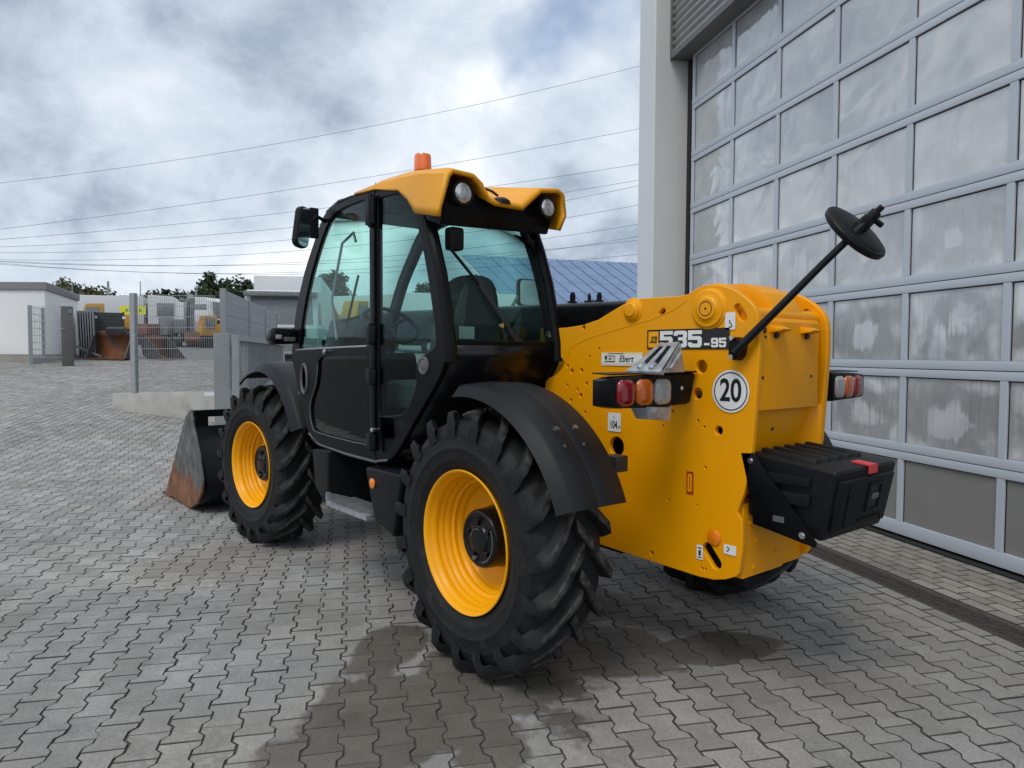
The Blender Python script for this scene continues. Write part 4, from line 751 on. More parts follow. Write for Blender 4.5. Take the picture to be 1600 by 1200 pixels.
LG = smooth_poly([(1.72, 1.465), (1.30, 1.475), (1.12, 1.475), (1.09, 1.44), (1.09, 1.2), (1.09, 0.98), (1.12, 0.955), (1.4, 0.955), (1.78, 0.965), (1.86, 0.995), (1.90, 1.10), (1.87, 1.19), (1.80, 1.28), (1.77, 1.38)], 2)
NI = [(0.925, 1.125), (0.69, 1.13), (0.66, 1.10), (0.845, 0.945), (0.90, 0.925), (0.925, 0.94)]
YL, YR = 1.05, 0.275
def offset(poly, k):
    cx_ = sum(p[0] for p in poly) / len(poly); cy_ = sum(p[1] for p in poly) / len(poly); return [(cx_ + (u - cx_) * k, cy_ + (v - cy_) * k) for u, v in poly]
D_OUT = offset(D_OUT, 1.025); DG = offset(DG, 1.055); QG = offset(QG, 1.02)
cab = plate('cab', C_OUT, [D_OUT, QG, NI], 'y', YL - 0.034, YL, 'black_frame', tele, 0.006)
cd = plate('cab_door', [(u * 1.0, v) for u, v in D_OUT], [DG, LG], 'y', YL - 0.028, YL + 0.004, 'black_frame', cab, 0.004)
def offset(poly, k):
    cx_ = sum(p[0] for p in poly) / len(poly); cy_ = sum(p[1] for p in poly) / len(poly); return [(cx_ + (u - cx_) * k, cy_ + (v - cy_) * k) for u, v in poly]
plate('side_frame', C_OUT, [offset(C_OUT, 0.90)], 'y', YR, YR + 0.05, 'black_frame', cab, 0.006)
for nm, pl, y, mt, dd in (('door_pane', DG, YL - 0.008, 'cab_glass', 0.004), ('quarter_pane', QG, YL - 0.008, 'cab_glass', 0.004), ('lower_door_pane', LG, YL - 0.012, 'cab_glass_dark', 0.004)):
    plate(nm, offset(pl, 1.006), [], 'y', y - 0.0025, y + 0.0025, mt, cab, 0.0)
plate('side_pane', offset([p for p in C_OUT if True], 0.955), [], 'y', YR + 0.022, YR + 0.027, 'cab_glass', cab, 0.0)
# bright seals and rails of the door
mb = MB(); mb.tube([(2.13, YL + 0.003, 1.512), (1.8, YL + 0.006, 1.520), (1.4, YL + 0.006, 1.528), (1.07, YL + 0.006, 1.533)], 0.006, 8); part('door_rail', mb, 'galv', cab)
mb = MB(); mb.tube([(u, YL + 0.004, v) for u, v in LG[10:]] , 0.0035, 6); part('door_seal', mb, 'grey_trim', cab)
mb = MB(); mb.tube([(1.93, YL - 0.002, 0.945), (1.75, YL - 0.002, 0.885), (1.37, YL - 0.002, 0.868), (0.99, YL - 0.002, 0.866), (0.84, YL - 0.002, 0.892)], 0.008, 8); part('sill_edge', mb, 'grey_trim', cab)
mb = MB(); mb.box((0.965, YL + 0.001, 0.93), (1.022, YL + 0.014, 2.38)); part('hinge_post', mb, 'black_frame', cab, 0.005)
for z, hgt in ((2.30, 0.15), (1.60, 0.10), (1.36, 0.08), (0.985, 0.09)):
    mb = MB(); mb.box((0.95, YL + 0.010, z - hgt / 2), (1.045, YL + 0.028, z + hgt / 2)); mb.cyl((0.985, YL + 0.026, z - hgt * 0.62), (0.985, YL + 0.026, z + hgt * 0.62), 0.015, n=12); part('hinge', mb, 'black_plastic', cab, 0.006)
for x, z in ((1.62, 1.50), (0.975, 1.05)):
    mb = MB(); mb.cyl((x, YL, z), (x, YL + 0.03, z), 0.016, n=12); mb.box((x - 0.028, YL + 0.02, z - 0.007), (x + 0.008, YL + 0.034, z + 0.007)); part('door_lock', mb, 'chrome', cab, 0.003)
mb = MB(); mb.lathe([(0.0, 0.088), (0.014, 0.086), (0.018, 0.078), (0.012, 0.070), (0.0, 0.066)], (0, 0, 0), 'y', 32); mb.v = [(1.985 + x * 0.62, YL + y, 1.315 + z * 1.25) for x, y, z in mb.v]; part('door_handle_ring', mb, 'grey_trim', cab, smooth=50)
mb = MB(); mb.lathe([(0.004, 0.068), (0.004, 0.0)], (0, 0, 0), 'y', 28); mb.v = [(1.985 + x * 0.62, YL + y, 1.315 + z * 1.25) for x, y, z in mb.v]; part('door_handle_pocket', mb, 'black_print', cab)
mb = MB(); mb.hexa([(0.93, 0.95, 0.92), (0.66, 0.95, 1.09), (0.68, 0.96, 1.13), (0.93, 0.96, 1.13), (0.93, 0.94, 0.92), (0.66, 0.94, 1.09), (0.68, 0.95, 1.13), (0.93, 0.95, 1.13)]); part('step_niche', mb, 'dark_metal', cab)
mb = MB(); mb.hexa([(0.88, 0.965, 0.98), (0.80, 0.965, 1.0), (0.80, 0.968, 1.0), (0.88, 0.968, 0.98), (0.86, 0.965, 1.03), (0.79, 0.965, 1.04), (0.79, 0.968, 1.04), (0.86, 0.968, 1.03)]); mb.hexa([(0.78, 0.965, 1.085), (0.72, 0.965, 1.075), (0.72, 0.968, 1.075), (0.78, 0.968, 1.085), (0.79, 0.965, 1.105), (0.73, 0.965, 1.098), (0.73, 0.968, 1.098), (0.79, 0.968, 1.105)]); part('niche_label', mb, 'grey_trim', cab, kind='stuff')
# front screen, roof front, floor, rear panel
def sheet(name, prof, y0, y1, mat, th=0.008, **kw):
    mb = MB(); n = len(prof); vs = []
    for (u, v) in prof: vs += [(u, y0, v), (u, y1, v)]
    mb.add(vs, [(2 * i, 2 * i + 1, 2 * i + 3, 2 * i + 2) for i in range(n - 1)]); o = part(name, mb, mat, cab, smooth=40, **kw); m = o.modifiers.new('thick', 'SOLIDIFY'); m.thickness = th; m.offset = 0; return o
sheet('windscreen', [(2.195, 1.40), (2.19, 1.53), (2.10, 1.82), (1.97, 2.03), (1.83, 2.19), (1.71, 2.31), (1.60, 2.38)], YR + 0.05, YL - 0.065, 'cab_glass', 0.005)
sheet('roof_lining', [(1.62, 2.375), (1.4, 2.405), (0.95, 2.385), (0.62, 2.325)], YR + 0.03, YL - 0.03, 'black_frame', 0.03)
sheet('cab_floor', [(2.14, 1.30), (2.05, 1.13), (1.92, 0.95), (1.75, 0.90), (0.99, 0.885), (0.86, 0.91), (0.73, 0.97)], YR + 0.03, YL - 0.066, 'dark_metal', 0.02)
sheet('rear_panel', [(0.262, 1.535), (0.268, 1.47), (0.335, 1.365), (0.48, 1.215), (0.62, 1.075), (0.73, 0.97)], YR + 0.02, YL - 0.01, 'black_gloss', 0.02)
RW = [(0.262, 1.54), (0.29, 1.68), (0.335, 1.875), (0.41, 2.075), (0.455, 2.18)]
sheet('rear_window', RW, YR + 0.035, YL - 0.03, 'cab_glass', 0.005)
mb = MB()
for y, k in ((YL - 0.028, 1), (YR + 0.028, -1)):
    mb.tube([(0.255, y, 1.45), (0.258, y, 1.55), (0.288, y, 1.69), (0.335, y, 1.88), (0.412, y, 2.08), (0.47, y, 2.2)], 0.034, 10)
    part('rear_pillar', mb, 'black_frame', cab); mb = MB()
mb.box((0.262, YR + 0.05, 1.515), (0.285, YL - 0.06, 1.560)); part('window_sill', mb, 'black_frame', cab, 0.005)
mb = MB(); mb.hexa([(0.31, YR + 0.05, 2.16), (0.31, YL - 0.0, 2.13), (0.52, YL - 0.0, 2.20), (0.52, YR + 0.05, 2.20), (0.27, YR + 0.06, 2.30), (0.27, YL - 0.02, 2.30), (0.52, YL - 0.02, 2.36), (0.52, YR + 0.05, 2.36)]); part('rear_header', mb, 'black_frame', cab, 0.015)
mb = MB(); mb.hexa([(0.39, 0.30, 1.98), (0.41, 0.36, 2.1), (0.43, 0.36, 2.1), (0.41, 0.30, 1.98), (0.42, 0.30, 2.14), (0.42, 0.48, 2.16), (0.44, 0.48, 2.16), (0.44, 0.30, 2.14)]); part('window_corner', mb, 'black_frame', cab, 0.004)
mb = MB(); mb.box((0.33, 0.88, 2.02), (0.40, 0.965, 2.14)); part('wiper_motor', mb, 'black_plastic', cab, 0.02)
# yellow roof with two raised lamp lobes
RY = {0.20: [(1.135, 2.150), (1.130, 2.19), (1.075, 2.355), (1.045, 2.385), (0.915, 2.380), (0.865, 2.345), (0.815, 2.275), (0.78, 2.262), (0.66, 2.262), (0.60, 2.262), (0.475, 2.372), (0.345, 2.390), (0.305, 2.365), (0.290, 2.25), (0.335, 2.165)],
      0.235: [(1.135, 2.155), (1.13, 2.20), (1.08, 2.365), (1.045, 2.398), (0.92, 2.395), (0.865, 2.358), (0.82, 2.295), (0.78, 2.287), (0.66, 2.285), (0.60, 2.288), (0.48, 2.385), (0.345, 2.402), (0.30, 2.375), (0.285, 2.26), (0.32, 2.175)],
      0.44: [(1.115, 2.20), (1.112, 2.245), (1.085, 2.40), (1.045, 2.428), (0.93, 2.432), (0.87, 2.405), (0.82, 2.37), (0.78, 2.36), (0.66, 2.355), (0.60, 2.36), (0.50, 2.42), (0.345, 2.425), (0.295, 2.395), (0.275, 2.28), (0.28, 2.22)],
      0.54: [(1.100, 2.285), (1.10, 2.31), (1.08, 2.41), (1.04, 2.445), (0.94, 2.452), (0.88, 2.44), (0.83, 2.42), (0.78, 2.41), (0.66, 2.405), (0.60, 2.41), (0.50, 2.44), (0.345, 2.44), (0.295, 2.41), (0.275, 2.32), (0.275, 2.28)],
      0.66: [(1.085, 2.355), (1.084, 2.37), (1.07, 2.425), (1.03, 2.458), (0.94, 2.472), (0.88, 2.468), (0.83, 2.46), (0.78, 2.455), (0.66, 2.45), (0.60, 2.452), (0.50, 2.46), (0.345, 2.45), (0.295, 2.42), (0.275, 2.36), (0.275, 2.34)],
      0.95: [(1.072, 2.415), (1.071, 2.42), (1.06, 2.445), (1.02, 2.472), (0.94, 2.482), (0.88, 2.484), (0.83, 2.484), (0.78, 2.484), (0.66, 2.482), (0.60, 2.48), (0.50, 2.475), (0.345, 2.46), (0.295, 2.44), (0.275, 2.41), (0.275, 2.40)],
      1.22: [(1.062, 2.434), (1.061, 2.438), (1.05, 2.448), (1.01, 2.458), (0.94, 2.464), (0.88, 2.466), (0.83, 2.466), (0.78, 2.466), (0.66, 2.466), (0.60, 2.465), (0.50, 2.46), (0.345, 2.452), (0.295, 2.445), (0.275, 2.43), (0.275, 2.425)]}
mb = MB(); mb.grid([[(x, y, z) for y, z in RY[x]] for x in sorted(RY)]); roof = part('roof', mb, 'roof_yellow', cab, smooth=28)
m = roof.modifiers.new('thick', 'SOLIDIFY'); m.thickness = 0.022; m.offset = -1
mb = MB(); mb.grid([[(1.20, YL + 0.005, 2.43), (1.2, 0.9, 2.455), (1.2, YR, 2.43)], [(1.45, YL + 0.002, 2.44), (1.45, 0.9, 2.455), (1.45, YR, 2.435)], [(1.64, YL, 2.40), (1.66, 0.9, 2.41), (1.66, YR, 2.395)]]); o = part('roof_front', mb, 'black_gloss', cab, smooth=40); m = o.modifiers.new('thick', 'SOLIDIFY'); m.thickness = 0.02; m.offset = -1
for y, r_, z in ((0.965, 0.050, 2.285), (0.405, 0.047, 2.287)):
    mb = MB(); mb.lathe([(0.10, 0.02), (0.09, r_), (0.0, r_ + 0.012), (-0.012, r_ + 0.012), (-0.014, r_)], (0.235, y, z), 'x', 28); lh = part('work_lamp', mb, 'black_plastic', cab)
    mb = MB(); mb.lathe([(-0.012, r_), (-0.018, r_ * 0.8), (-0.021, r_ * 0.4), (-0.022, 0)], (0.235, y, z), 'x', 28); o = part('work_lamp_glass', mb, 'lamp_glass', cab, smooth=60)
mb = MB(); mb.lathe([(0.0, 0.055), (0.02, 0.05), (0.034, 0.03), (0.04, 0.0)], (0.24, 0.72, 2.262), 'z', 20); part('roof_dome', mb, 'black_plastic', cab)
mb = MB(); mb.tube([(0.30, 0.80, 2.33), (0.29, 0.78, 2.345), (0.285, 0.74, 2.335), (0.29, 0.70, 2.32)], 0.007, 8); part('roof_cable', mb, 'dark_metal', cab)
bx, by = 0.70, 0.905
mb = MB(); mb.lathe([(2.440, 0.062), (2.453, 0.060), (2.457, 0.050), (2.490, 0.048), (2.492, 0.0)], (bx, by, 0), 'z', 28); part('beacon_base', mb, 'black_plastic', cab)
mb = MB(); mb.lathe([(2.491, 0.047), (2.497, 0.049), (2.53, 0.0475), (2.572, 0.046), (2.582, 0.042), (2.586, 0.030), (2.587, 0.0)], (bx, by, 0), 'z', 28); part('beacon', mb, 'beacon_orange', cab)
# wiper
w0, w1 = Vector((0.345, 0.965, 2.03)), Vector((0.262, 0.62, 1.62))
mb = MB(); mb.tube([w0, w0.lerp(w1, 0.4) + Vector((-0.012, 0, 0)), w0.lerp(w1, 0.62) + Vector((-0.010, 0, 0))], 0.008, 8); wp = part('wiper_arm', mb, 'black_plastic', cab)
mb = MB(); mb.tube([w0.lerp(w1, 0.36) + Vector((-0.004, -0.006, 0.012)), w1 + Vector((-0.004, -0.02, -0.06))], 0.016, 8); mb.tube([w0.lerp(w1, 0.45) + Vector((-0.018, 0.012, 0)), w0.lerp(w1, 0.95) + Vector((-0.014, 0.03, 0))], 0.011, 8); part('wiper_blade', mb, 'black_print', cab, kind='stuff')
mb = MB(); mb.cyl((0.262, 0.70, 1.64), (0.245, 0.70, 1.64), 0.012, n=10); part('bolt', mb, 'chrome', cab)
# interior: seat, steering wheel, console, levers, headlining grille
mb = MB(); sp = smooth_poly([(0.86, 1.20), (0.84, 1.55), (0.80, 1.74), (0.75, 1.86), (0.69, 1.925), (0.60, 1.945), (0.50, 1.935), (0.445, 1.88), (0.42, 1.75), (0.40, 1.5), (0.40, 1.2)], 2); mb.prism(sp, 'x', 0.62, 0.74); seat = part('seat', mb, 'seat_fabric', cab, 0.03, 3, 50)
mb = MB(); mb.prism(smooth_poly([(0.80, 1.25), (0.775, 1.6), (0.70, 1.86), (0.665, 1.86), (0.70, 1.6), (0.71, 1.25)], 2), 'x', 0.598, 0.63); part('seat_bolster', mb, 'grey_trim', cab, 0.01)
mb = MB(); mb.box((0.64, 0.40, 1.15), (1.18, 0.88, 1.33)); part('seat_cushion', mb, 'seat_fabric', cab, 0.05, 3); mb = MB(); mb.box((0.7, 0.5, 0.9), (1.05, 0.8, 1.16)); part('seat_base', mb, 'black_plastic', cab, 0.02)
mb = MB(); mb.box((0.585, 0.635, 1.575), (0.592, 0.735, 1.645)); part('seat_label', mb, 'white_sticker', cab)
sw = Vector((1.50, 0.66, 1.68)); rot = Vector((-0.62, 0, 0.78)).to_track_quat('Z', 'Y').to_matrix(); mb = MB()
mb.tube([sw + rot @ Vector((0.185 * math.cos(t), 0.185 * math.sin(t), 0)) for t in [2 * math.pi * i / 32 for i in range(33)]], 0.015, 8)
for t in (0.5, 2.6, 4.7): mb.tube([sw + rot @ Vector((0, 0, -0.03)), sw + rot @ Vector((0.18 * math.cos(t), 0.18 * math.sin(t), 0))], 0.012, 6)
mb.tube([sw + rot @ Vector((0, 0, -0.02)), Vector((1.80, 0.66, 1.30)), Vector((1.95, 0.66, 1.0))], 0.04, 10); part('steering_wheel', mb, 'black_plastic', cab)
mb = MB(); mb.hexa([(1.55, 0.34, 1.0), (2.0, 0.34, 1.0), (2.0, 0.95, 1.0), (1.62, 0.95, 1.0), (1.70, 0.34, 1.50), (2.10, 0.34, 1.46), (2.10, 0.95, 1.46), (1.74, 0.95, 1.50)]); part('dashboard', mb, 'black_plastic', cab, 0.03)
mb = MB(); mb.box((0.55, 0.31, 1.0), (1.25, 0.42, 1.50)); mb.tube([(0.80, 0.37, 1.48), (0.77, 0.38, 1.66), (0.72, 0.40, 1.74)], 0.012, 8); mb.cyl((0.72, 0.40, 1.72), (0.70, 0.405, 1.79), 0.024, n=12); part('control_lever', mb, 'black_plastic', cab, 0.01)
mb = MB(); mb.lathe([(0, 0.048), (0.008, 0.046), (0.010, 0.036), (0.005, 0.030), (0.012, 0.018), (0.012, 0)], (0.455, YL, 1.43), 'y', 24); part('window_catch', mb, 'grey_trim', cab)
mb = MB(); mb.tube([(1.70, 0.95, 1.58), (1.76, 0.955, 1.85), (1.60, 0.955, 2.2), (1.45, 0.95, 2.25), (1.42, 0.95, 2.19)], 0.009, 8); part('grab_rail', mb, 'galv', cab)
for (x0, z0, x1, z1) in ((2.02, 1.56, 1.72, 1.86), (2.05, 1.72, 1.70, 1.56)):
    mb = MB(); mb.tube([(x0 + 0.08, 0.72, z0), (x1 + 0.36, 0.60, z1 + 0.2)], 0.010, 8); part('front_wiper', mb, 'black_plastic', cab)
for x in (0.75, 0.98):
    mb = MB(); mb.box((x - 0.05, 0.62, 2.315), (x + 0.05, 0.92, 2.33)); part('headlining_grille', mb, 'grey_trim', cab)
# mirrors on the cab
rotm = Matrix.Rotation(R(24), 3, 'Z') @ Matrix.Rotation(R(10), 3, 'X')
mb = MB(); mb.prism(rrect(-0.055, -0.13, 0.055, 0.13, 0.042, 5), 'x', -0.02, 0.025); c = Vector((1.62, 1.215, 2.275)); mb.v = [tuple(c + rotm @ Vector(p)) for p in mb.v]; mi = part('side_mirror', mb, 'black_plastic', cab, 0.012)
mb = MB(); mb.prism(rrect(-0.047, -0.12, 0.047, 0.12, 0.038, 5), 'x', -0.0225, -0.0205); mb.v = [tuple(c + rotm @ Vector(p)) for p in mb.v]; part('mirror_glass', mb, 'mirror_glass', cab, smooth=0)
mb = MB(); mb.tube([(1.64, 1.04, 2.33), (1.64, 1.11, 2.36), (1.64, 1.17, 2.30)], 0.014, 8); mb.box((1.63, 1.10, 2.22), (1.66, 1.155, 2.41)); part('mirror_bracket', mb, 'black_plastic', cab, 0.006)
mb = MB(); mb.hexa([(2.10, 1.04, 1.555), (2.20, 1.04, 1.555), (2.20, 1.25, 1.545), (2.06, 1.25, 1.545), (2.10, 1.04, 1.66), (2.20, 1.04, 1.66), (2.20, 1.25, 1.665), (2.06, 1.25, 1.67)]); lm = part('indicator_mirror', mb, 'black_gloss', cab, 0.045, 4)
mb = MB(); mb.box((2.046, 1.185, 1.585), (2.062, 1.225, 1.615)); part('indicator_lens', mb, 'lens_clear', cab, 0.004)
mb = MB(); mb.box((2.05, 1.09, 1.57), (2.075, 1.165, 1.60)); part('indicator_trim', mb, 'grey_trim', cab, 0.004)
mb = MB(); mb.prism(rrect(-1.085, 1.90, -0.835, 2.135, 0.04, 4), 'x', 1.98, 2.02); rm = part('right_mirror', mb, 'black_plastic', tele, 0.01)
mb = MB(); mb.prism(rrect(-1.072, 1.912, -0.848, 2.123, 0.03, 4), 'x', 1.976, 1.9785); part('mirror_glass', mb, 'mirror_glass', rm, smooth=0)
mb = MB(); mb.tube([(1.9, -0.6, 1.62), (1.98, -0.72, 1.82), (2.0, -0.84, 1.98)], 0.015, 8); part('mirror_stalk', mb, 'grey_trim', rm)
# engine bonnet on the far side
mb = MB(); mb.prism([(0.75, 0.75), (0.75, 1.5), (0.95, 1.60), (1.9, 1.57), (2.15, 1.4), (2.15, 0.75)], 'y', -1.08, -0.36); bon = part('engine_bonnet', mb, 'yellow', tele, 0.03, 3)
mb = MB(); mb.box((0.7, -1.05, 0.45), (2.2, -0.4, 0.748)); part('engine_skirt', mb, 'black_plastic', tele, 0.03)
# steps and tanks under the cab
mb = MB(); mb.hexa([(1.56, 0.45, 0.47), (1.78, 0.45, 0.60), (1.78, 1.075, 0.60), (1.58, 1.075, 0.49), (1.53, 0.45, 0.845), (1.83, 0.45, 0.845), (1.80, 1.085, 0.855), (1.545, 1.085, 0.872)]); part('step_box', mb, 'black_plastic', tele, 0.02, 3)
mb = MB(); mb.hexa([(0.70, 0.40, 0.46), (1.0, 0.40, 0.50), (0.985, 1.06, 0.53), (0.74, 1.07, 0.47), (0.55, 0.40, 0.86), (1.06, 0.40, 0.86), (1.06, 1.08, 0.83), (0.62, 1.085, 0.84)]); tk = part('fuel_tank', mb, 'black_plastic', tele, 0.025, 3)
mb = MB(); mb.hexa([(0.62, 0.36, 0.48), (0.74, 0.36, 0.47), (0.74, 1.02, 0.48), (0.60, 1.0, 0.52), (0.42, 0.36, 0.86), (0.62, 0.36, 0.86), (0.62, 1.06, 0.85), (0.46, 1.0, 0.86)]); part('battery_box', mb, 'black_frame', tele, 0.02)
mb = MB(); mb.lathe([(0, 0.030), (0.006, 0.029), (0.009, 0.024), (0.010, 0)], (0.965, 1.078, 0.745), 'y', 22); mb.v = [(x, y, z * 1.0) for x, y, z in mb.v]; part('side_reflector', mb, 'reflector_orange', tk)
mb = MB(); mb.box((1.02, 0.62, 0.50), (1.58, 0.66, 0.86)); part('step_back', mb, 'dark_metal', tele, 0.004)
mb = MB(); mb.box((1.05, 1.03, 0.515), (1.57, 1.085, 0.545)); mb.box((1.05, 0.90, 0.525), (1.57, 0.93, 0.545)); mb.box((1.05, 0.97, 0.525), (1.57, 1.0, 0.545)); mb.box((1.03, 0.86, 0.515), (1.05, 1.085, 0.545)); mb.box((1.57, 0.86, 0.515), (1.585, 1.085, 0.60))
for i in range(22): mb.box((1.065 + i * 0.0225, 0.90, 0.54), (1.074 + i * 0.0225, 1.08, 0.552))
part('step', mb, 'zinc', tele, kind='stuff')
mb = MB(); mb.box((1.05, 0.80, 0.84), (1.55, 1.0, 0.86)); part('step_top', mb, 'dark_metal', tele)
mb = MB()
for i, (y, z) in enumerate(((0.45, 1.2), (0.55, 1.1), (0.7, 1.02), (0.38, 1.3))): mb.tube([(0.62, y, z - 0.2), (0.40, y + 0.02, z - 0.05), (0.28, y - 0.05, z - 0.1), (0.1, 0.34, z - 0.2)], 0.02, 8)
part('hydraulic_hose', mb, 'rubber', tele, kind='stuff')
mb = MB(); mb.box((0.20, 0.31, 0.62), (0.60, 0.70, 0.98)); part('valve_block', mb, 'dark_grease', tele, 0.01)
# bucket
SB = [(4.37, 0.955), (4.55, 0.87), (5.33, 0.05), (5.33, 0.02), (4.40, 0.02), (4.18, 0.10), (4.03, 0.24), (4.02, 0.36), (4.15, 0.60), (4.32, 0.85)]
bk_ = plate('bucket', SB, [], 'y', 1.155, 1.180, 'bucket_steel', tele, 0.004); plate('bucket_side', SB, [], 'y', -1.18, -1.155, 'bucket_steel', bk_, 0.004)
mb = MB(); shell = [(4.30, 0.80), (4.15, 0.58), (4.04, 0.35), (4.05, 0.25), (4.19, 0.11), (4.40, 0.035), (5.30, 0.03)]
vs = []; 
for u, v in shell: vs += [(u, -1.15, v), (u, 1.15, v)]
mb.add(vs, [(2 * i, 2 * i + 1, 2 * i + 3, 2 * i + 2) for i in range(len(shell) - 1)]); o = part('bucket_shell', mb, 'black_frame', bk_, smooth=40); m = o.modifiers.new('thick', 'SOLIDIFY'); m.thickness = 0.014; m.offset = 0
mb = MB(); 
for a, b in (((4.32, -1.153, 0.885), (4.38, 1.153, 0.95)), ((4.28, -1.153, 0.745), (4.32, 1.153, 0.78)), ((4.29, 1.04, 0.78), (4.34, 1.153, 0.886)), ((4.29, -1.153, 0.78), (4.34, -1.04, 0.886)), ((4.29, 0.62, 0.78), (4.34, 0.86, 0.886)), ((4.29, -0.86, 0.78), (4.34, -0.5, 0.886)), ((4.29, -0.2, 0.78), (4.34, 0.2, 0.886))): mb.box(a, b)
part('bucket_spill_guard', mb, 'black_frame', bk_, kind='stuff')
mb = MB(); mb.prism([(5.12, 0.03), (5.30, 0.055), (5.47, 0.012), (5.45, 0.0), (5.12, 0.0)], 'y', -1.19, 1.19); part('cutting_edge', mb, 'rust', bk_, 0.003)

# ---- galvanised wheel chock wedged on the left light bracket
ck_l = Vector((-0.66, 0.52, 1.42))
ck = empty('wheel_chock', ck_l, label='galvanised folded steel wheel chock standing on the left tail light bracket', cat='wheel chock')
def cq(p): return tuple(Vector(p) - ck_l)
def cramp(a, b, lift=0.0):     # a: 0 far edge .. 1 near edge, b: 0 foot .. 1 crest
    f = Vector((-0.60, 0.66, 1.425)).lerp(Vector((-0.78, 0.661, 1.425)), a); c = Vector((-0.55, 0.40, 1.540)).lerp(Vector((-0.72, 0.470, 1.545)), a); n = Vector((0.1, 0.45, 0.9))
    return f.lerp(c, b) + n * lift
def cquad(name, pts, th=0.006, mat='zinc', bev=0.002):
    n = (Vector(pts[1]) - Vector(pts[0])).cross(Vector(pts[3]) - Vector(pts[0])).normalized() * th
    mb = MB(); mb.hexa([cq(p) for p in pts] + [cq(Vector(p) + n) for p in pts]); return part(name, mb, mat, ck, bev, 1)
for a0, a1, b0_, b1 in ((0, 0.22, 0.12, 0.86), (0.42, 0.58, 0.12, 0.86), (0.78, 1.0, 0.12, 0.86), (0, 1, -0.02, 0.12), (0, 1, 0.86, 1.0), (0.22, 0.42, 0.12, 0.2), (0.58, 0.78, 0.12, 0.2)):
    cquad('ramp_strip', [cramp(a0, b0_), cramp(a1, b0_), cramp(a1, b1), cramp(a0, b1)])
for a in (0.32, 0.68):
    mb = MB(); mb.tube([cq(cramp(a, b, 0.004)) for b in (0.0, 0.05, 0.16, 0.22)], [0.012, 0.016, 0.016, 0.006], 8); part('pressed_bead', mb, 'zinc', ck)
mb = MB(); mb.tube([cq(cramp(-0.02, -0.02, -0.004)), cq(cramp(1.02, -0.02, -0.004))], 0.012, 10); part('rolled_edge', mb, 'zinc', ck)
P = Vector; cquad('side_cheek', [(-0.78, 0.66, 1.416), (-0.735, 0.455, 1.416), (-0.72, 0.468, 1.540), (-0.722, 0.475, 1.542)], 0.005)
cquad('side_cheek', [(-0.60, 0.66, 1.416), (-0.55, 0.40, 1.416), (-0.55, 0.40, 1.534), (-0.552, 0.41, 1.536)], 0.005)
cquad('back_sheet', [(-0.552, 0.40, 1.415), (-0.735, 0.452, 1.415), (-0.722, 0.468, 1.545), (-0.55, 0.398, 1.54)], 0.005)
mb = MB(); mb.tube([cq((-0.775, 0.60, 1.43)), cq((-0.735, 0.48, 1.50))], 0.008, 8); part('cheek_bead', mb, 'zinc', ck)
mb = MB(); mb.hexa([cq(p) for p in ((-0.64, 0.50, 1.20), (-0.70, 0.50, 1.20), (-0.70, 0.64, 1.215), (-0.64, 0.66, 1.215), (-0.62, 0.49, 1.27), (-0.70, 0.49, 1.27), (-0.70, 0.66, 1.27), (-0.62, 0.68, 1.27))]); part('hanging_foot', mb, 'zinc', ck, 0.006)

# ------------------------------------------------------------------ yard to the left: wall, fences, gate
def gz(x): return gh(x)
wl_ = empty('concrete_wall', (11.6, -0.2, 0), label='low grey concrete retaining wall under the mesh fence', cat='wall')
wa, wb_ = Vector((12.65, 0.44, 0)), Vector((10.45, -0.93, 0)); wd = (wb_ - wa).normalized(); wn_ = Vector((wd.y, -wd.x, 0))
if wn_.dot(CAM - wa) < 0: wn_ = -wn_
def L_(p): return tuple(Vector(p) - Vector((11.6, -0.2, 0)))
mb = MB(); A0, A1 = wa, wb_; B0, B1 = wa - wn_ * 0.28, wb_ - wn_ * 0.28
mb.hexa([L_((A0.x, A0.y, 0.1)), L_((A1.x, A1.y, 0.0)), L_((B1.x, B1.y, 0.0)), L_((B0.x, B0.y, 0.1)), L_((A0.x, A0.y, 0.70)), L_((A1.x, A1.y, 0.80)), L_((B1.x, B1.y, 0.80)), L_((B0.x, B0.y, 0.70))]); part('wall_body', mb, 'concrete', wl_, 0.015)
mb = MB(); c = A1 - wd * 0.28 + Vector((0, 0, 0.74)); mb.hexa([L_(c + wd * a + wn_ * b + Vector((0, 0, z))) for z in (-0.035, 0.035) for a, b in ((-0.11, 0.0), (0.11, 0.0), (0.11, 0.004), (-0.11, 0.004))]); part('wall_label', mb, 'solar_rail', wl_)
def mesh_panel(name, p0, p1, z0a, z1a, z0b, z1b, parent, dv=0.05, dh=0.2, r=0.0042, rh=0.007, mat='galv'):
    mb = MB(); L = (p1 - p0).length; n = max(2, int(L / dv)); d = (p1 - p0) / n
    for i in range(n + 1):
        p = p0 + d * i; t = i / n; a, b = z0a + (z0b - z0a) * t, z1a + (z1b - z1a) * t; mb.cyl((p.x, p.y, a), (p.x, p.y, b), r, n=4, caps=False)
    k = max(2, int((z1a - z0a) / dh))
    for i in range(k + 1):
        t = i / k; mb.cyl((p0.x, p0.y, z0a + (z1a - z0a) * t), (p1.x, p1.y, z0b + (z1b - z0b) * t), rh, n=4, caps=False)
    return link(name, mb.mesh(name, smooth=0), mat, parent, kind='stuff')
def post(name, p, z0, z1, w, parent, mat='galv', rz=0, d=None):
    mb = MB(); d = d or w; mb.box((-w / 2, -d / 2, z0), (w / 2, d / 2, z1), Matrix.Rotation(rz, 3, 'Z'), (0, 0, z0)); mb.v = [(x + p.x, y + p.y, z) for x, y, z in mb.v]; return part(name, mb, mat, parent, 0.004, 1)
fa, fb = Vector((12.23, 0.13, 0)), Vector((10.55, -0.86, 0)); fz = math.atan2(fb.y - fa.y, fb.x - fa.x)
fn = empty('mesh_fence', label='galvanised double rod mesh fence panel standing on the concrete wall', cat='fence')
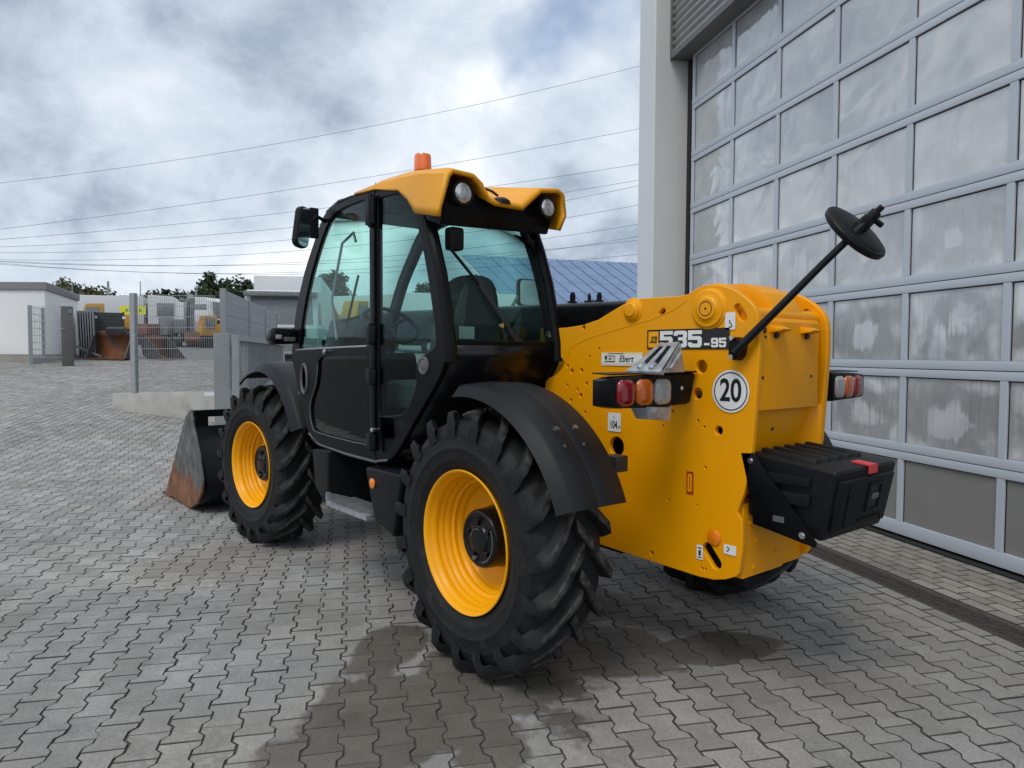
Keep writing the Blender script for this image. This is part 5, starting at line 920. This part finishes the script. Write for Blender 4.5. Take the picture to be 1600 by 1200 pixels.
post('fence_post', fa, 0.62, 2.60, 0.12, fn, 'galv', fz, 0.08); mesh_panel('wire_mesh', fa, fb, 0.74, 2.57, 0.82, 2.50, fn)
gp = empty('gate_post', label='wide grey steel gate post at the end of the concrete wall', cat='post'); c = Vector((10.20, -0.86, 0)); post('post_body', c, 0.0, 1.83, 0.26, gp, 'gate_grey', CYAW + math.pi / 2 + R(22), 0.2)
mb = MB(); mb.box((c.x - 0.1, c.y - 0.16, 1.42), (c.x + 0.02, c.y - 0.24, 1.62)); mb.cyl((c.x - 0.12, c.y - 0.2, 1.70), (c.x - 0.05, c.y - 0.25, 1.70), 0.05, n=12); part('gate_roller', mb, 'dark_metal', gp, kind='stuff')
# tall fence receding behind the gate
ta, tb = Vector((11.02, -1.14, 0)), Vector((17.92, -4.70, 0)); tf = empty('panel_fence', label='tall grey panel fence receding behind the sliding gate', cat='fence'); tz = math.atan2(tb.y - ta.y, tb.x - ta.x)
for i in range(4):
    p = ta.lerp(tb, (0, 0.36, 0.70, 1.0)[i]); post('fence_post', p, gz(p.x) - 0.1, 2.68, 0.10, tf, 'gate_grey', tz)
    if i < 3:
        q = ta.lerp(tb, (0, 0.36, 0.70, 1.0)[i + 1]); mesh_panel('wire_mesh', p, q, gz(p.x) + 0.05, 2.62, gz(q.x) + 0.05, 2.62, tf, 0.05, 0.2, 0.004, 0.006, 'gate_grey')
        mb = MB(); o_ = Vector((-math.sin(tz), math.cos(tz), 0)) * -0.03
        for k in range(9):
            z0, z1 = 0.55 + k * 0.235, 0.55 + k * 0.235 + 0.225
            mb.add([(p.x + o_.x, p.y + o_.y, z0), (q.x + o_.x, q.y + o_.y, z0 + 0.02), (q.x + o_.x, q.y + o_.y, z1), (p.x + o_.x, p.y + o_.y, z1)], [(0, 1, 2, 3)])
        ob = part('privacy_strip', mb, 'gate_grey', tf, smooth=0, kind='stuff')
ga, gb = Vector((9.92, -1.01, 0)), Vector((18.9, -5.35, 0)); gt = empty('sliding_gate', label='low grey sliding gate with vertical bars behind the front wheel', cat='gate'); gzr = math.atan2(gb.y - ga.y, gb.x - ga.x)
def rail(name, p, q, za, zb, w, hgt, parent, mat):
    d = (q - p).normalized(); n = Vector((-d.y, d.x, 0)) * w / 2; mb = MB(); mb.hexa([tuple(p - n) [:2] + (za,), tuple(q - n)[:2] + (zb,), tuple(q + n)[:2] + (zb,), tuple(p + n)[:2] + (za,), tuple(p - n)[:2] + (za + hgt,), tuple(q - n)[:2] + (zb + hgt,), tuple(q + n)[:2] + (zb + hgt,), tuple(p + n)[:2] + (za + hgt,)]); return part(name, mb, mat, parent, 0.004, 1)
rail('top_rail', ga, gb, 1.70, 1.70, 0.09, 0.10, gt, 'gate_grey'); rail('bottom_rail', ga, gb, 0.30, 0.95, 0.12, 0.16, gt, 'gate_grey'); post('end_stile', ga, 0.30, 1.80, 0.12, gt, 'gate_grey', gzr)
n_b = 62; bar = MB(); bar.box((-0.013, -0.013, 0), (0.013, 0.013, 1.0)); bme = bar.mesh('gate_bar', smooth=0); bme.materials.append(MATS['gate_grey'])
for i in range(1, n_b):
    p = ga.lerp(gb, i / n_b); z0 = 0.45 + 0.65 * i / n_b; o = bpy.data.objects.new('gate_bar', bme); col.objects.link(o); o.parent = gt; o.location = (p.x, p.y, z0); o.scale = (1, 1, 1.71 - z0); o.rotation_euler = (0, 0, gzr)
    if i % 8 == 0: o.scale = (2.2, 2.2, 1.71 - z0)
# ---- white garage
gx = Vector((22.93, 0.47, 0)); gl_ = Vector((23.9, 2.17, 0)) ; lf = Vector((-rt.x, -rt.y, 0)); bkd = (Vector((27.6, -1.0, 0)) - gx).normalized()
gar = empty('garage', gx, label='white rendered garage with flat grey fascia at the left edge', cat='building')
def gq(a, b, z): p = lf * a + bkd * b; return (p.x, p.y, z)
def gbox(name, a0, a1, b0_, b1, z0, z1, mat, bev=0.006): mb = MB(); mb.hexa([gq(a0, b0_, z0), gq(a1, b0_, z0), gq(a1, b1, z0), gq(a0, b1, z0), gq(a0, b0_, z1), gq(a1, b0_, z1), gq(a1, b1, z1), gq(a0, b1, z1)]); return part(name, mb, mat, gar, bev, 1)
gbox('garage_wall', 0, 6, 0, 4.9, 1.40, 3.36, 'white_wall'); gbox('plinth', 0.015, 6, 0.015, 4.88, 0.8, 1.41, 'plinth'); gbox('roof_fascia', -0.06, 6.06, -0.06, 4.96, 3.355, 3.585, 'fascia')
gbox('air_vent', -0.02, 0.0, 2.5, 3.6, 1.72, 2.0, 'gate_grey', 0.002); gbox('wall_sign', -0.012, -0.002, 2.7, 3.3, 2.3, 2.48, 'solar_rail', 0.001)
for k in range(4): gbox('vent_louvre', -0.035, -0.02, 2.55, 3.55, 1.745 + k * 0.06, 1.775 + k * 0.06, 'galv', 0.001)
mg = empty('mesh_wicket', label='small galvanised mesh wicket gate in front of the white garage', cat='gate')
pa, pb, pc = Vector((22.25, 0.92, 0)), Vector((22.98, 0.53, 0)), Vector((21.50, 0.13, 0))
post('wicket_post', pa, 0.9, 2.84, 0.10, mg, 'galv'); post('wicket_post', pb, 1.0, 2.82, 0.09, mg, 'galv'); mesh_panel('wire_mesh', pa, pb, 1.35, 2.80, 1.35, 2.78, mg, 0.06, 0.2); mesh_panel('wire_mesh', pa, pc, 1.12, 2.80, 1.12, 2.80, mg, 0.07, 0.2); rail('kick_plate', pa, pb, 1.12, 1.12, 0.03, 0.2, mg, 'galv')
il = empty('intercom_pillar', (21.45, 0.07, 0), label='anthracite intercom pillar standing at the mesh wicket', cat='pillar')
mb = MB(); mb.box((-0.15, -0.13, 0.95), (0.15, 0.16, 2.80), Matrix.Rotation(R(-10), 3, 'Z'), (0, 0, 1)); part('pillar_body', mb, 'anthracite', il, 0.01); mb = MB(); mb.box((-0.16, -0.115, 2.60), (-0.14, 0.0, 2.72), Matrix.Rotation(R(-10), 3, 'Z'), (0, 0, 1)); part('camera_window', mb, 'vehicle_glass', il); mb = MB(); mb.box((-0.16, 0.06, 2.15), (-0.14, 0.14, 2.17), Matrix.Rotation(R(-10), 3, 'Z'), (0, 0, 1)); part('card_slot', mb, 'galv', il)
# stacked fence panels leaning together
for i in range(7):
    p = Vector((25.5 - i * 0.055, -0.74 - i * 0.068, 0)); e_ = empty('fence_element', (p.x, p.y, 1.27), group='fence elements stacked beside the garage', cat='fence element', label=('fence element nearest the white garage in the upright stack', 'second fence element from the garage in the upright stack', 'third fence element from the garage in the upright stack', 'middle fence element of the seven stacked upright', 'fifth fence element from the garage in the upright stack', 'second fence element from the dark crate in the upright stack', 'fence element nearest the dark crate in the upright stack')[i])
    mb = MB(); ln = 0.10 + 0.015 * (i % 3); mb.tube([(0, 0, 0.0), (-ln * 0.3, 0.05, 1.62)], 0.024, 6); part('frame_tube', mb, 'galv', e_); mb = MB(); mb.tube([(-ln * 0.3, 0.05, 1.61), (1.7, -0.45, 1.60)], 0.02, 6); part('top_tube', mb, 'galv', e_); mb = MB(); mb.add([(0.03, 0.02, 0.05), (1.7, -0.45, 0.05), (1.7, -0.4, 1.58), (0.0, 0.05, 1.58)], [(0, 1, 2, 3)]); part('infill', mb, 'vehicle_grey', e_, smooth=0)
lb = empty('steel_beam', (25.2, -0.95, 1.27), label='grey steel beam leaning against the stacked fence elements', cat='beam'); mb = MB(); mb.tube([(0.1, 0.35, 0.42), (-0.35, -0.35, 0.06)], 0.06, 4); part('beam_body', mb, 'vehicle_grey', lb)
# dark crate
cr_e = empty('steel_crate', (25.75, -1.68, 1.28), label='dark grey slatted steel crate behind the rusty loader bucket', cat='crate'); RZ = Matrix.Rotation(CYAW + R(30), 3, 'Z')
for k in range(7):
    mb = MB(); mb.box((-0.02, -0.44, 0.72 + k * 0.125), (0.03, 0.44, 0.72 + k * 0.125 + 0.115), Matrix.Rotation(R(-12), 3, 'Z'), (0, 0, 0)); part('slat', mb, 'crate_dark', cr_e)
for y in (-0.46, 0.46):
    mb = MB(); mb.box((-0.05, y - 0.03, 0.0), (0.02, y + 0.03, 1.63), Matrix.Rotation(R(-12), 3, 'Z'), (0, 0, 0)); part('corner_post', mb, 'crate_dark', cr_e)
    mb = MB(); mb.box((-0.06, y - 0.06 - 0.05 * (y > 0), 1.38), (-0.045, y + 0.04, 1.47), Matrix.Rotation(R(-12), 3, 'Z'), (0, 0, 0)); part('crate_label', mb, 'white_sticker', cr_e)
mb = MB(); mb.box((0.03, -0.44, 0.0), (0.9, 0.44, 1.6), Matrix.Rotation(R(-12), 3, 'Z'), (0, 0, 0)); part('crate_body', mb, 'crate_dark', cr_e)
# rusty loader buckets lying on the ground
def old_bucket(loc, rz, L, sc, label, lip):
    e_ = empty('loader_bucket', loc, rz, label=label, cat='bucket', group='old loader buckets by the garage')
    prof = [(0.0, 0.98), (-0.10, 0.8), (-0.14, 0.5), (-0.06, 0.2), (0.15, 0.03), (0.5, 0.0), (0.95, 0.03)]
    prof = [(u * sc, v * sc) for u, v in prof]; mb = MB(); vs = []
    for u, v in prof: vs += [(u, -L / 2, v), (u, L / 2, v)]
    mb.add(vs, [(2 * i, 2 * i + 1, 2 * i + 3, 2 * i + 2) for i in range(len(prof) - 1)]); o = part('shell', mb, 'rust', e_, smooth=50); m = o.modifiers.new('thick', 'SOLIDIFY'); m.thickness = 0.03
    side = prof + [(0.35 * sc, 0.7 * sc)]
    for y in (-L / 2, L / 2 - 0.03):
        mb = MB(); mb.prism(side, 'y', y, y + 0.03); part('side_plate', mb, 'worn_steel', e_)
    mb = MB(); mb.box((0.9 * sc, -L / 2, -0.0), (1.0 * sc, L / 2, 0.05)); part('cutting_edge', mb, 'rust', e_)
    if lip: mb = MB(); mb.prism([(-0.2 * sc, 0.85 * sc), (0.15 * sc, 0.85 * sc), (0.2 * sc, 1.05 * sc), (-0.1 * sc, 1.12 * sc)], 'y', -L * 0.2, L * 0.25); part('mount', mb, 'crate_dark', e_)
old_bucket((25.0, -1.75, 1.24), R(150), 1.25, 1.0, 'rusty loader bucket with grey side plate lying open toward the yard', True)
old_bucket((24.9, -3.0, 1.24), R(215), 1.1, 0.85, 'smaller orange rusty bucket lying behind the mesh fence', False)
# ---- vehicles and machines further back
def veh(name, loc, rz, label, cat, group='vehicles and machines parked in the gravel yard'): return empty(name, loc, rz, label=label, cat=cat, group=group)
def vb(name, root, a, b, mat, bev=0.05, **kw): mb = MB(); mb.box(a, b); return part(name, mb, mat, root, bev, 2, **kw)
def wheel_at(root, x, y, r, w): mb = MB(); mb.cyl((x, y - w / 2, r), (x, y + w / 2, r), r, n=18); o = part('wheel', mb, 'track_dark', root, 0.03); mb = MB(); mb.cyl((x, y - w / 2 - 0.01, r), (x, y + w / 2 + 0.01, r), r * 0.5, n=14); part('hub_cap', mb, 'galv', o)
def truck(loc, rz, label, L=7.0, boxh=2.4, cab_m='vehicle_white', box_m='vehicle_white', visor=True):
    v = veh('truck', loc, rz, label, 'truck'); W = 1.2
    vb('cargo_box', v, (-L, -W, 0.9), (-0.2, W, 0.9 + boxh), box_m, 0.06); vb('chassis', v, (-L, -0.5, 0.55), (1.6, 0.5, 0.85), 'track_dark')
    mb = MB(); mb.prism([(0, 0.55), (1.75, 0.55), (1.8, 1.3), (1.65, 2.35), (1.3, 2.55), (0, 2.6)], 'y', -W, W); part('driver_cab', mb, cab_m, v, 0.08, 3)
    mb = MB(); mb.hexa([(1.80, -1.05, 1.35), (1.80, 1.05, 1.35), (1.77, 1.05, 1.35), (1.77, -1.05, 1.35), (1.68, -1.0, 2.3), (1.68, 1.0, 2.3), (1.62, 1.0, 2.3), (1.62, -1.0, 2.3)]); part('windscreen', mb, 'vehicle_glass', v, 0.01)
    for y in (-W - 0.01, W + 0.01): vb('side_window', v, (0.5, y - 0.015, 1.4), (1.4, y + 0.015, 2.15), 'vehicle_glass', 0.01)
    if visor: vb('sun_visor', v, (1.68, -W, 2.3), (1.95, W, 2.46), 'vehicle_grey', 0.04)
    vb('bumper', v, (1.72, -W, 0.45), (1.86, W, 0.9), 'vehicle_grey', 0.03); vb('grille', v, (1.79, -0.8, 0.95), (1.83, 0.8, 1.25), 'track_dark', 0.01)
    for x in (0.9, -L + 1.6, -L + 2.8):
        for y in (-W + 0.15, W - 0.15): wheel_at(v, x, y, 0.48, 0.3)
    return v
def digger(loc, rz, label, body, sc=1.0, tracked=True, boom=True, cab_m='vehicle_white'):
    v = veh('excavator', loc, rz, label, 'excavator'); v.scale = (sc, sc, sc)
    if tracked:
        for y in (-0.95, 0.95):
            mb = MB(); mb.prism([(-1.5, 0.15), (-1.25, 0.0), (1.25, 0.0), (1.5, 0.15), (1.55, 0.45), (1.3, 0.72), (-1.3, 0.72), (-1.55, 0.45)], 'y', y - 0.25, y + 0.25); part('track', mb, 'track_dark', v, 0.03)
    else:
        for x in (-1.1, 1.1):
            for y in (-0.85, 0.85): wheel_at(v, x, y, 0.5, 0.4)
    vb('undercarriage', v, (-1.0, -0.7, 0.45), (1.0, 0.7, 0.95), 'track_dark'); vb('engine_house', v, (-1.7, -1.1, 0.95), (0.2, 1.1, 1.95), body, 0.1)
    mb = MB(); mb.prism([(0.0, 0.95), (1.35, 0.95), (1.35, 1.5), (1.0, 2.6), (0.0, 2.65)], 'y', 0.15, 1.1); part('driver_cab', mb, cab_m, v, 0.06); vb('cab_window', v, (0.15, 1.08, 1.55), (1.0, 1.12, 2.4), 'vehicle_glass', 0.01); vb('cab_rear_window', v, (-0.02, 0.3, 1.6), (0.01, 0.95, 2.4), 'vehicle_glass', 0.005)
    if boom:
        mb = MB(); mb.prism([(0.4, 1.0), (0.8, 1.0), (2.6, 3.2), (4.2, 2.9), (4.25, 3.15), (2.5, 3.6)], 'y', -0.45, -0.1); part('boom', mb, body, v, 0.03); mb = MB(); mb.prism([(4.0, 3.3), (4.35, 3.2), (4.0, 0.9), (3.75, 0.9)], 'y', -0.4, -0.15); part('dipper', mb, body, v, 0.03); mb = MB(); mb.prism([(3.5, 0.9), (4.1, 0.95), (4.2, 0.4), (3.7, 0.15), (3.3, 0.4)], 'y', -0.7, 0.15); part('dig_bucket', mb, 'rust', v, 0.02)
    return v
digger((38.4, -3.6, 1.92), R(75), 'ochre yellow machine standing behind the stacked fence elements', 'vehicle_ochre', 0.75, True, False, 'vehicle_ochre')
digger((36.6, -5.6, 1.84), R(200), 'grey and red excavator in the middle of the yard behind the mesh fence', 'vehicle_red', 0.55, True, False, 'vehicle_grey')
digger((35.6, -7.0, 1.79), R(170), 'grey excavator with white cab behind the mesh fence', 'vehicle_grey', 0.70, True, True)
digger((34.2, -7.55, 1.72), R(100), 'ochre yellow loader beside the gate post', 'vehicle_ochre', 0.60, True, False, 'vehicle_ochre')
truck((43.5, -6.8, 2.18), R(250), 'white box truck with yellow banner behind the crate', 6.5, 1.6); truck((42.0, -9.2, 2.11), R(215), 'white delivery truck behind the grey excavator', 6.0, 1.4, visor=False)
tn_ = empty('tarpaulin_heap', (44.5, -10.6, 2.2), label='green tarpaulin covered heap behind the white truck', cat='tarpaulin'); mb = MB(); mb.lathe([(0, 2.0), (0.9, 1.8), (1.5, 1.2), (1.75, 0.5), (1.8, 0)], (0, 0, 0), 'z', 14); part('tarpaulin', mb, 'vehicle_green', tn_)
bn_e = empty('yellow_banner', (40.6, -5.3, 3.55), R(-30), label='yellow advertising banner hung behind the rusty bucket', cat='banner'); mb = MB(); mb.box((-0.03, -0.65, 0), (0.0, 0.65, 0.45)); part('banner_sheet', mb, 'banner_yellow', bn_e); small = MB(); [small.box((-0.04, -0.42 + k * 0.17, 0.14), (-0.032, -0.31 + k * 0.17, 0.30 + 0.05 * (k % 2))) for k in range(5)]; part('banner_print', small, 'vehicle_green', bn_e, smooth=0, kind='stuff')
bn_e2 = truck((22.6, -6.9, 1.10), R(152), 'white truck with dark sun visor beyond the sliding gate', 6.5, 2.3)
digger((33.5, -14.8, 1.69), R(120), 'orange excavator seen through the cab door', 'vehicle_ochre', 1.0, True, True, 'vehicle_ochre'); truck((30.5, -18.3, 1.54), R(205), 'white truck seen through the rear quarter window of the cab', 6.5, 2.3); truck((27.5, -22.5, 1.38), R(240), 'white truck seen behind the seat of the cab', 7, 2.4)
truck((14.5, -19.0, 0.54), R(100), 'white trailer truck in front of the blue solar hall', 6.5, 2.3); truck((19.0, -24.5, 0.9), R(120), 'white box truck under the solar roof', 6.5, 2.5)
# ---- hall with solar roof
R1, R2, E1, E2 = Vector((43.76, -29.22, 9.25)), Vector((36.5, -46.9, 9.25)), Vector((34.68, -27.4, 4.43)), Vector((27.4, -45.1, 4.43))
sh = empty('solar_hall', label='long hall with a blue solar panel roof behind the machine', cat='building')
mb = MB(); mb.hexa([R1 - Vector((0, 0, .3)), R2 - Vector((0, 0, .3)), E2 - Vector((0, 0, .3)), E1 - Vector((0, 0, .3)), R1 - Vector((0, 0, .05)), R2 - Vector((0, 0, .05)), E2 - Vector((0, 0, .05)), E1 - Vector((0, 0, .05))]); part('roof_deck', mb, 'solar_rail', sh)
nx, nz = 17, 6; nrm = (E1 - R1).cross(R2 - R1).normalized(); nrm = nrm if nrm.z > 0 else -nrm
for i in range(nx):
    for k in range(nz):
        a0, a1, b0_, b1 = (i + 0.06) / nx, (i + 0.94) / nx, (k + 0.01) / nz, (k + 0.99) / nz
        f = lambda a, b: (R1.lerp(R2, a)).lerp(E1.lerp(E2, a), b)
        q = [f(a0, b0_), f(a1, b0_), f(a1, b1), f(a0, b1)]; mb = MB(); mb.hexa([p - nrm * 0.02 for p in q] + [p + nrm * 0.05 for p in q]); part('solar_panel', mb, 'solar', sh, smooth=0)
mb = MB(); wl0, wl1 = E1 + (R1 - E1) * 0.06, E2 + (R2 - E2) * 0.06; bk0, bk1 = R1 * 2 - E1, R2 * 2 - E2
mb.hexa([(wl0.x, wl0.y, 0), (wl1.x, wl1.y, 0), (bk1.x, bk1.y, 0), (bk0.x, bk0.y, 0), (wl0.x, wl0.y, 4.3), (wl1.x, wl1.y, 4.3), (bk1.x, bk1.y, 4.3), (bk0.x, bk0.y, 4.3)]); part('hall_wall', mb, 'white_wall', sh)
mb = MB(); mb.add([E1 - Vector((0, 0, .3)), R1 - Vector((0, 0, .3)), bk0 * 0.99 + R1 * 0.01], [(0, 1, 2)]); part('gable', mb, 'white_wall', sh, smooth=0)
# ---- yard poles
for i, (x, y, z, zt, arm) in enumerate(((48.4, -5.41, 2.43, 5.95, True), (49.8, -3.64, 2.5, 5.85, False), (44.9, -9.74, 2.26, 5.7, False), (47.1, -6.99, 2.37, 5.96, False))):
    e_ = empty('lamp_post', (x, y, z), label=('tall pole with a side arm behind the ochre machine', 'thin pole above the garage roof corner', 'thin pole above the grey excavator', 'thin pole beside the fence post top')[i], cat='pole', group='poles in the yard')
    mb = MB(); mb.cyl((0, 0, -0.1), (0, 0, zt - z), 0.10 if arm else 0.05, 0.07 if arm else 0.03, 8); part('shaft', mb, 'gate_grey', e_)
    if arm: mb = MB(); mb.tube([(0, 0, 2.55), (-0.6, -0.9, 2.58), (-1.2, -1.6, 2.5), (-1.5, -2.4, 2.55)], [0.05, 0.06, 0.09, 0.04], 6); part('side_arm', mb, 'dark_metal', e_)
# ---- overhead cables
# each span: left support, lowest-curvature middle, right support (metres)
CB = [((60.74, 9.24, 11.01), (34.22, -24.06, 17.33), (7.92, -57.5, 30.08)), ((61.2, 9.37, 7.92), (34.42, -24.22, 13.99), (7.77, -57.89, 23.48)), ((61.76, 9.43, 7.9), (34.68, -24.41, 12.18), (7.75, -58.35, 20.47)), ((62.32, 9.48, 8.04), (34.96, -24.63, 11.17), (7.84, -58.89, 20.72)), ((62.89, 9.53, 8.38), (35.27, -24.85, 10.56), (8.01, -59.47, 22.93)), ((63.44, 9.6, 8.11), (35.55, -25.07, 9.62), (8.01, -59.95, 20.83)), ((64.02, 9.64, 8.55), (35.84, -25.28, 8.61), (8.05, -60.45, 19.41)), ((64.6, 9.69, 9.11), (36.14, -25.5, 7.86), (8.14, -60.99, 19.52)), ((65.14, 9.76, 8.51), (36.47, -25.75, 8.19), (8.09, -61.44, 15.72)), ((65.71, 9.81, 8.74), (36.77, -25.97, 7.39), (8.14, -61.95, 14.91))]
for i, (pa_, pb_, pc_) in enumerate(CB):
    pa_, pb_, pc_ = Vector(pa_), Vector(pb_), Vector(pc_); pts = []
    for k in range(29):
        t = k / 28; pts.append(pa_ * ((1 - t) * (1 - 2 * t)) + pb_ * (4 * t * (1 - t)) + pc_ * (t * (2 * t - 1)))
    e_ = empty('overhead_cable', pts[0], label=('highest', 'second highest', 'third', 'fourth', 'fifth', 'sixth', 'seventh', 'eighth', 'ninth', 'lowest')[i] + ' of the ten dark overhead power cables crossing the sky', cat='cable', group='overhead power cables')
    mb = MB(); mb.tube([p - pts[0] for p in pts], 0.011, 5); part('conductor', mb, 'cable', e_)
# ---- trees
def tree(loc, hgt, rad, label, lm, seed):
    rnd = random.Random(seed); e_ = empty('tree', loc, label=label, cat='tree', group='trees behind the yard'); mb = MB(); th = hgt * 0.4
    mb.tube([(0, 0, -0.3), (0.05, 0.03, th * 0.6), (0.1, 0, th)], [hgt * 0.035, hgt * 0.026, hgt * 0.018], 8)
    for k in range(6):
        a = k * 1.1 + rnd.random(); mb.tube([(0.08, 0, th * (0.6 + 0.07 * k)), (rad * 0.35 * math.cos(a), rad * 0.35 * math.sin(a), th * 1.2), (rad * 0.65 * math.cos(a), rad * 0.65 * math.sin(a), th * (1.4 + rnd.random() * 0.5))], [hgt * 0.014, hgt * 0.009, hgt * 0.004], 5)
    part('trunk', mb, 'bark', e_)
    vs, fs = [], []; cl = []
    for k in range(46):
        u = rnd.uniform(-1, 1); a = rnd.uniform(0, 6.283); q = rnd.uniform(0.35, 1.0); r_ = math.sqrt(1 - u * u) * rad * q; cl.append((r_ * math.cos(a), r_ * math.sin(a), hgt * 0.62 + u * hgt * 0.36 * q, rnd.uniform(0.16, 0.36) * rad))
    for (x, y, z, s_) in cl:
        for m_ in range(110):
            d = Vector((rnd.gauss(0, 1), rnd.gauss(0, 1), rnd.gauss(0, 1))).normalized() * s_ * rnd.uniform(0.3, 1.15); p = Vector((x, y, z)) + d; n = Vector((rnd.gauss(0, 1), rnd.gauss(0, 1), rnd.gauss(0, 1) + 0.6)).normalized(); a_ = n.orthogonal().normalized(); b_ = n.cross(a_); w = rnd.uniform(0.12, 0.24) * (hgt / 5) ** 0.5
            o = len(vs); vs += [tuple(p + a_ * w), tuple(p + b_ * w * 0.6), tuple(p - a_ * w), tuple(p - b_ * w * 0.6)]; fs.append((o, o + 1, o + 2, o + 3))
    me = bpy.data.meshes.new('crown'); me.from_pydata(vs, [], fs); link('crown', me, lm, e_, kind='stuff')
T = [(78.0, -7.6, 3.0, 5.3, 3.2, 'olive green bushy tree rising behind the garage corner', 'leaf3'), (77.6, -10.2, 3.0, 4.3, 2.6, 'low bushy tree behind the ochre machine', 'leaf1'), (73.0, -14.3, 3.0, 4.6, 2.2, 'dark tree above the white trucks', 'leaf2'), (71.9, -16.4, 3.0, 4.5, 2.4, 'mid green tree beside the thin pole', 'leaf0'), (69.8, -18.6, 3.0, 6.2, 2.7, 'tallest dark tree above the gate fence', 'leaf0'), (68.6, -20.5, 3.0, 5.2, 2.0, 'small dark tree right of the tallest tree', 'leaf2'), (67.3, -22.0, 3.0, 5.0, 1.6, 'round yellowish green tree above the white truck', 'leaf1'), (64.8, -25.3, 3.0, 6.0, 1.5, 'slim dark tree at the cab mirror', 'leaf2'), (63.0, -27.4, 3.0, 6.2, 2.6, 'broad tree seen through the cab door glass', 'leaf1'), (57.5, -34.2, 2.9, 5.2, 2.2, 'tree seen through the rear quarter glass', 'leaf0'), (66.2, -24.0, 3.0, 4.6, 1.1, 'thin pointed tree left of the slim dark tree', 'leaf0')]
for i, (x, y, z, hgt, rad, lab, lm) in enumerate(T): tree((x, y, z), hgt, rad, lab, lm, 100 + i)
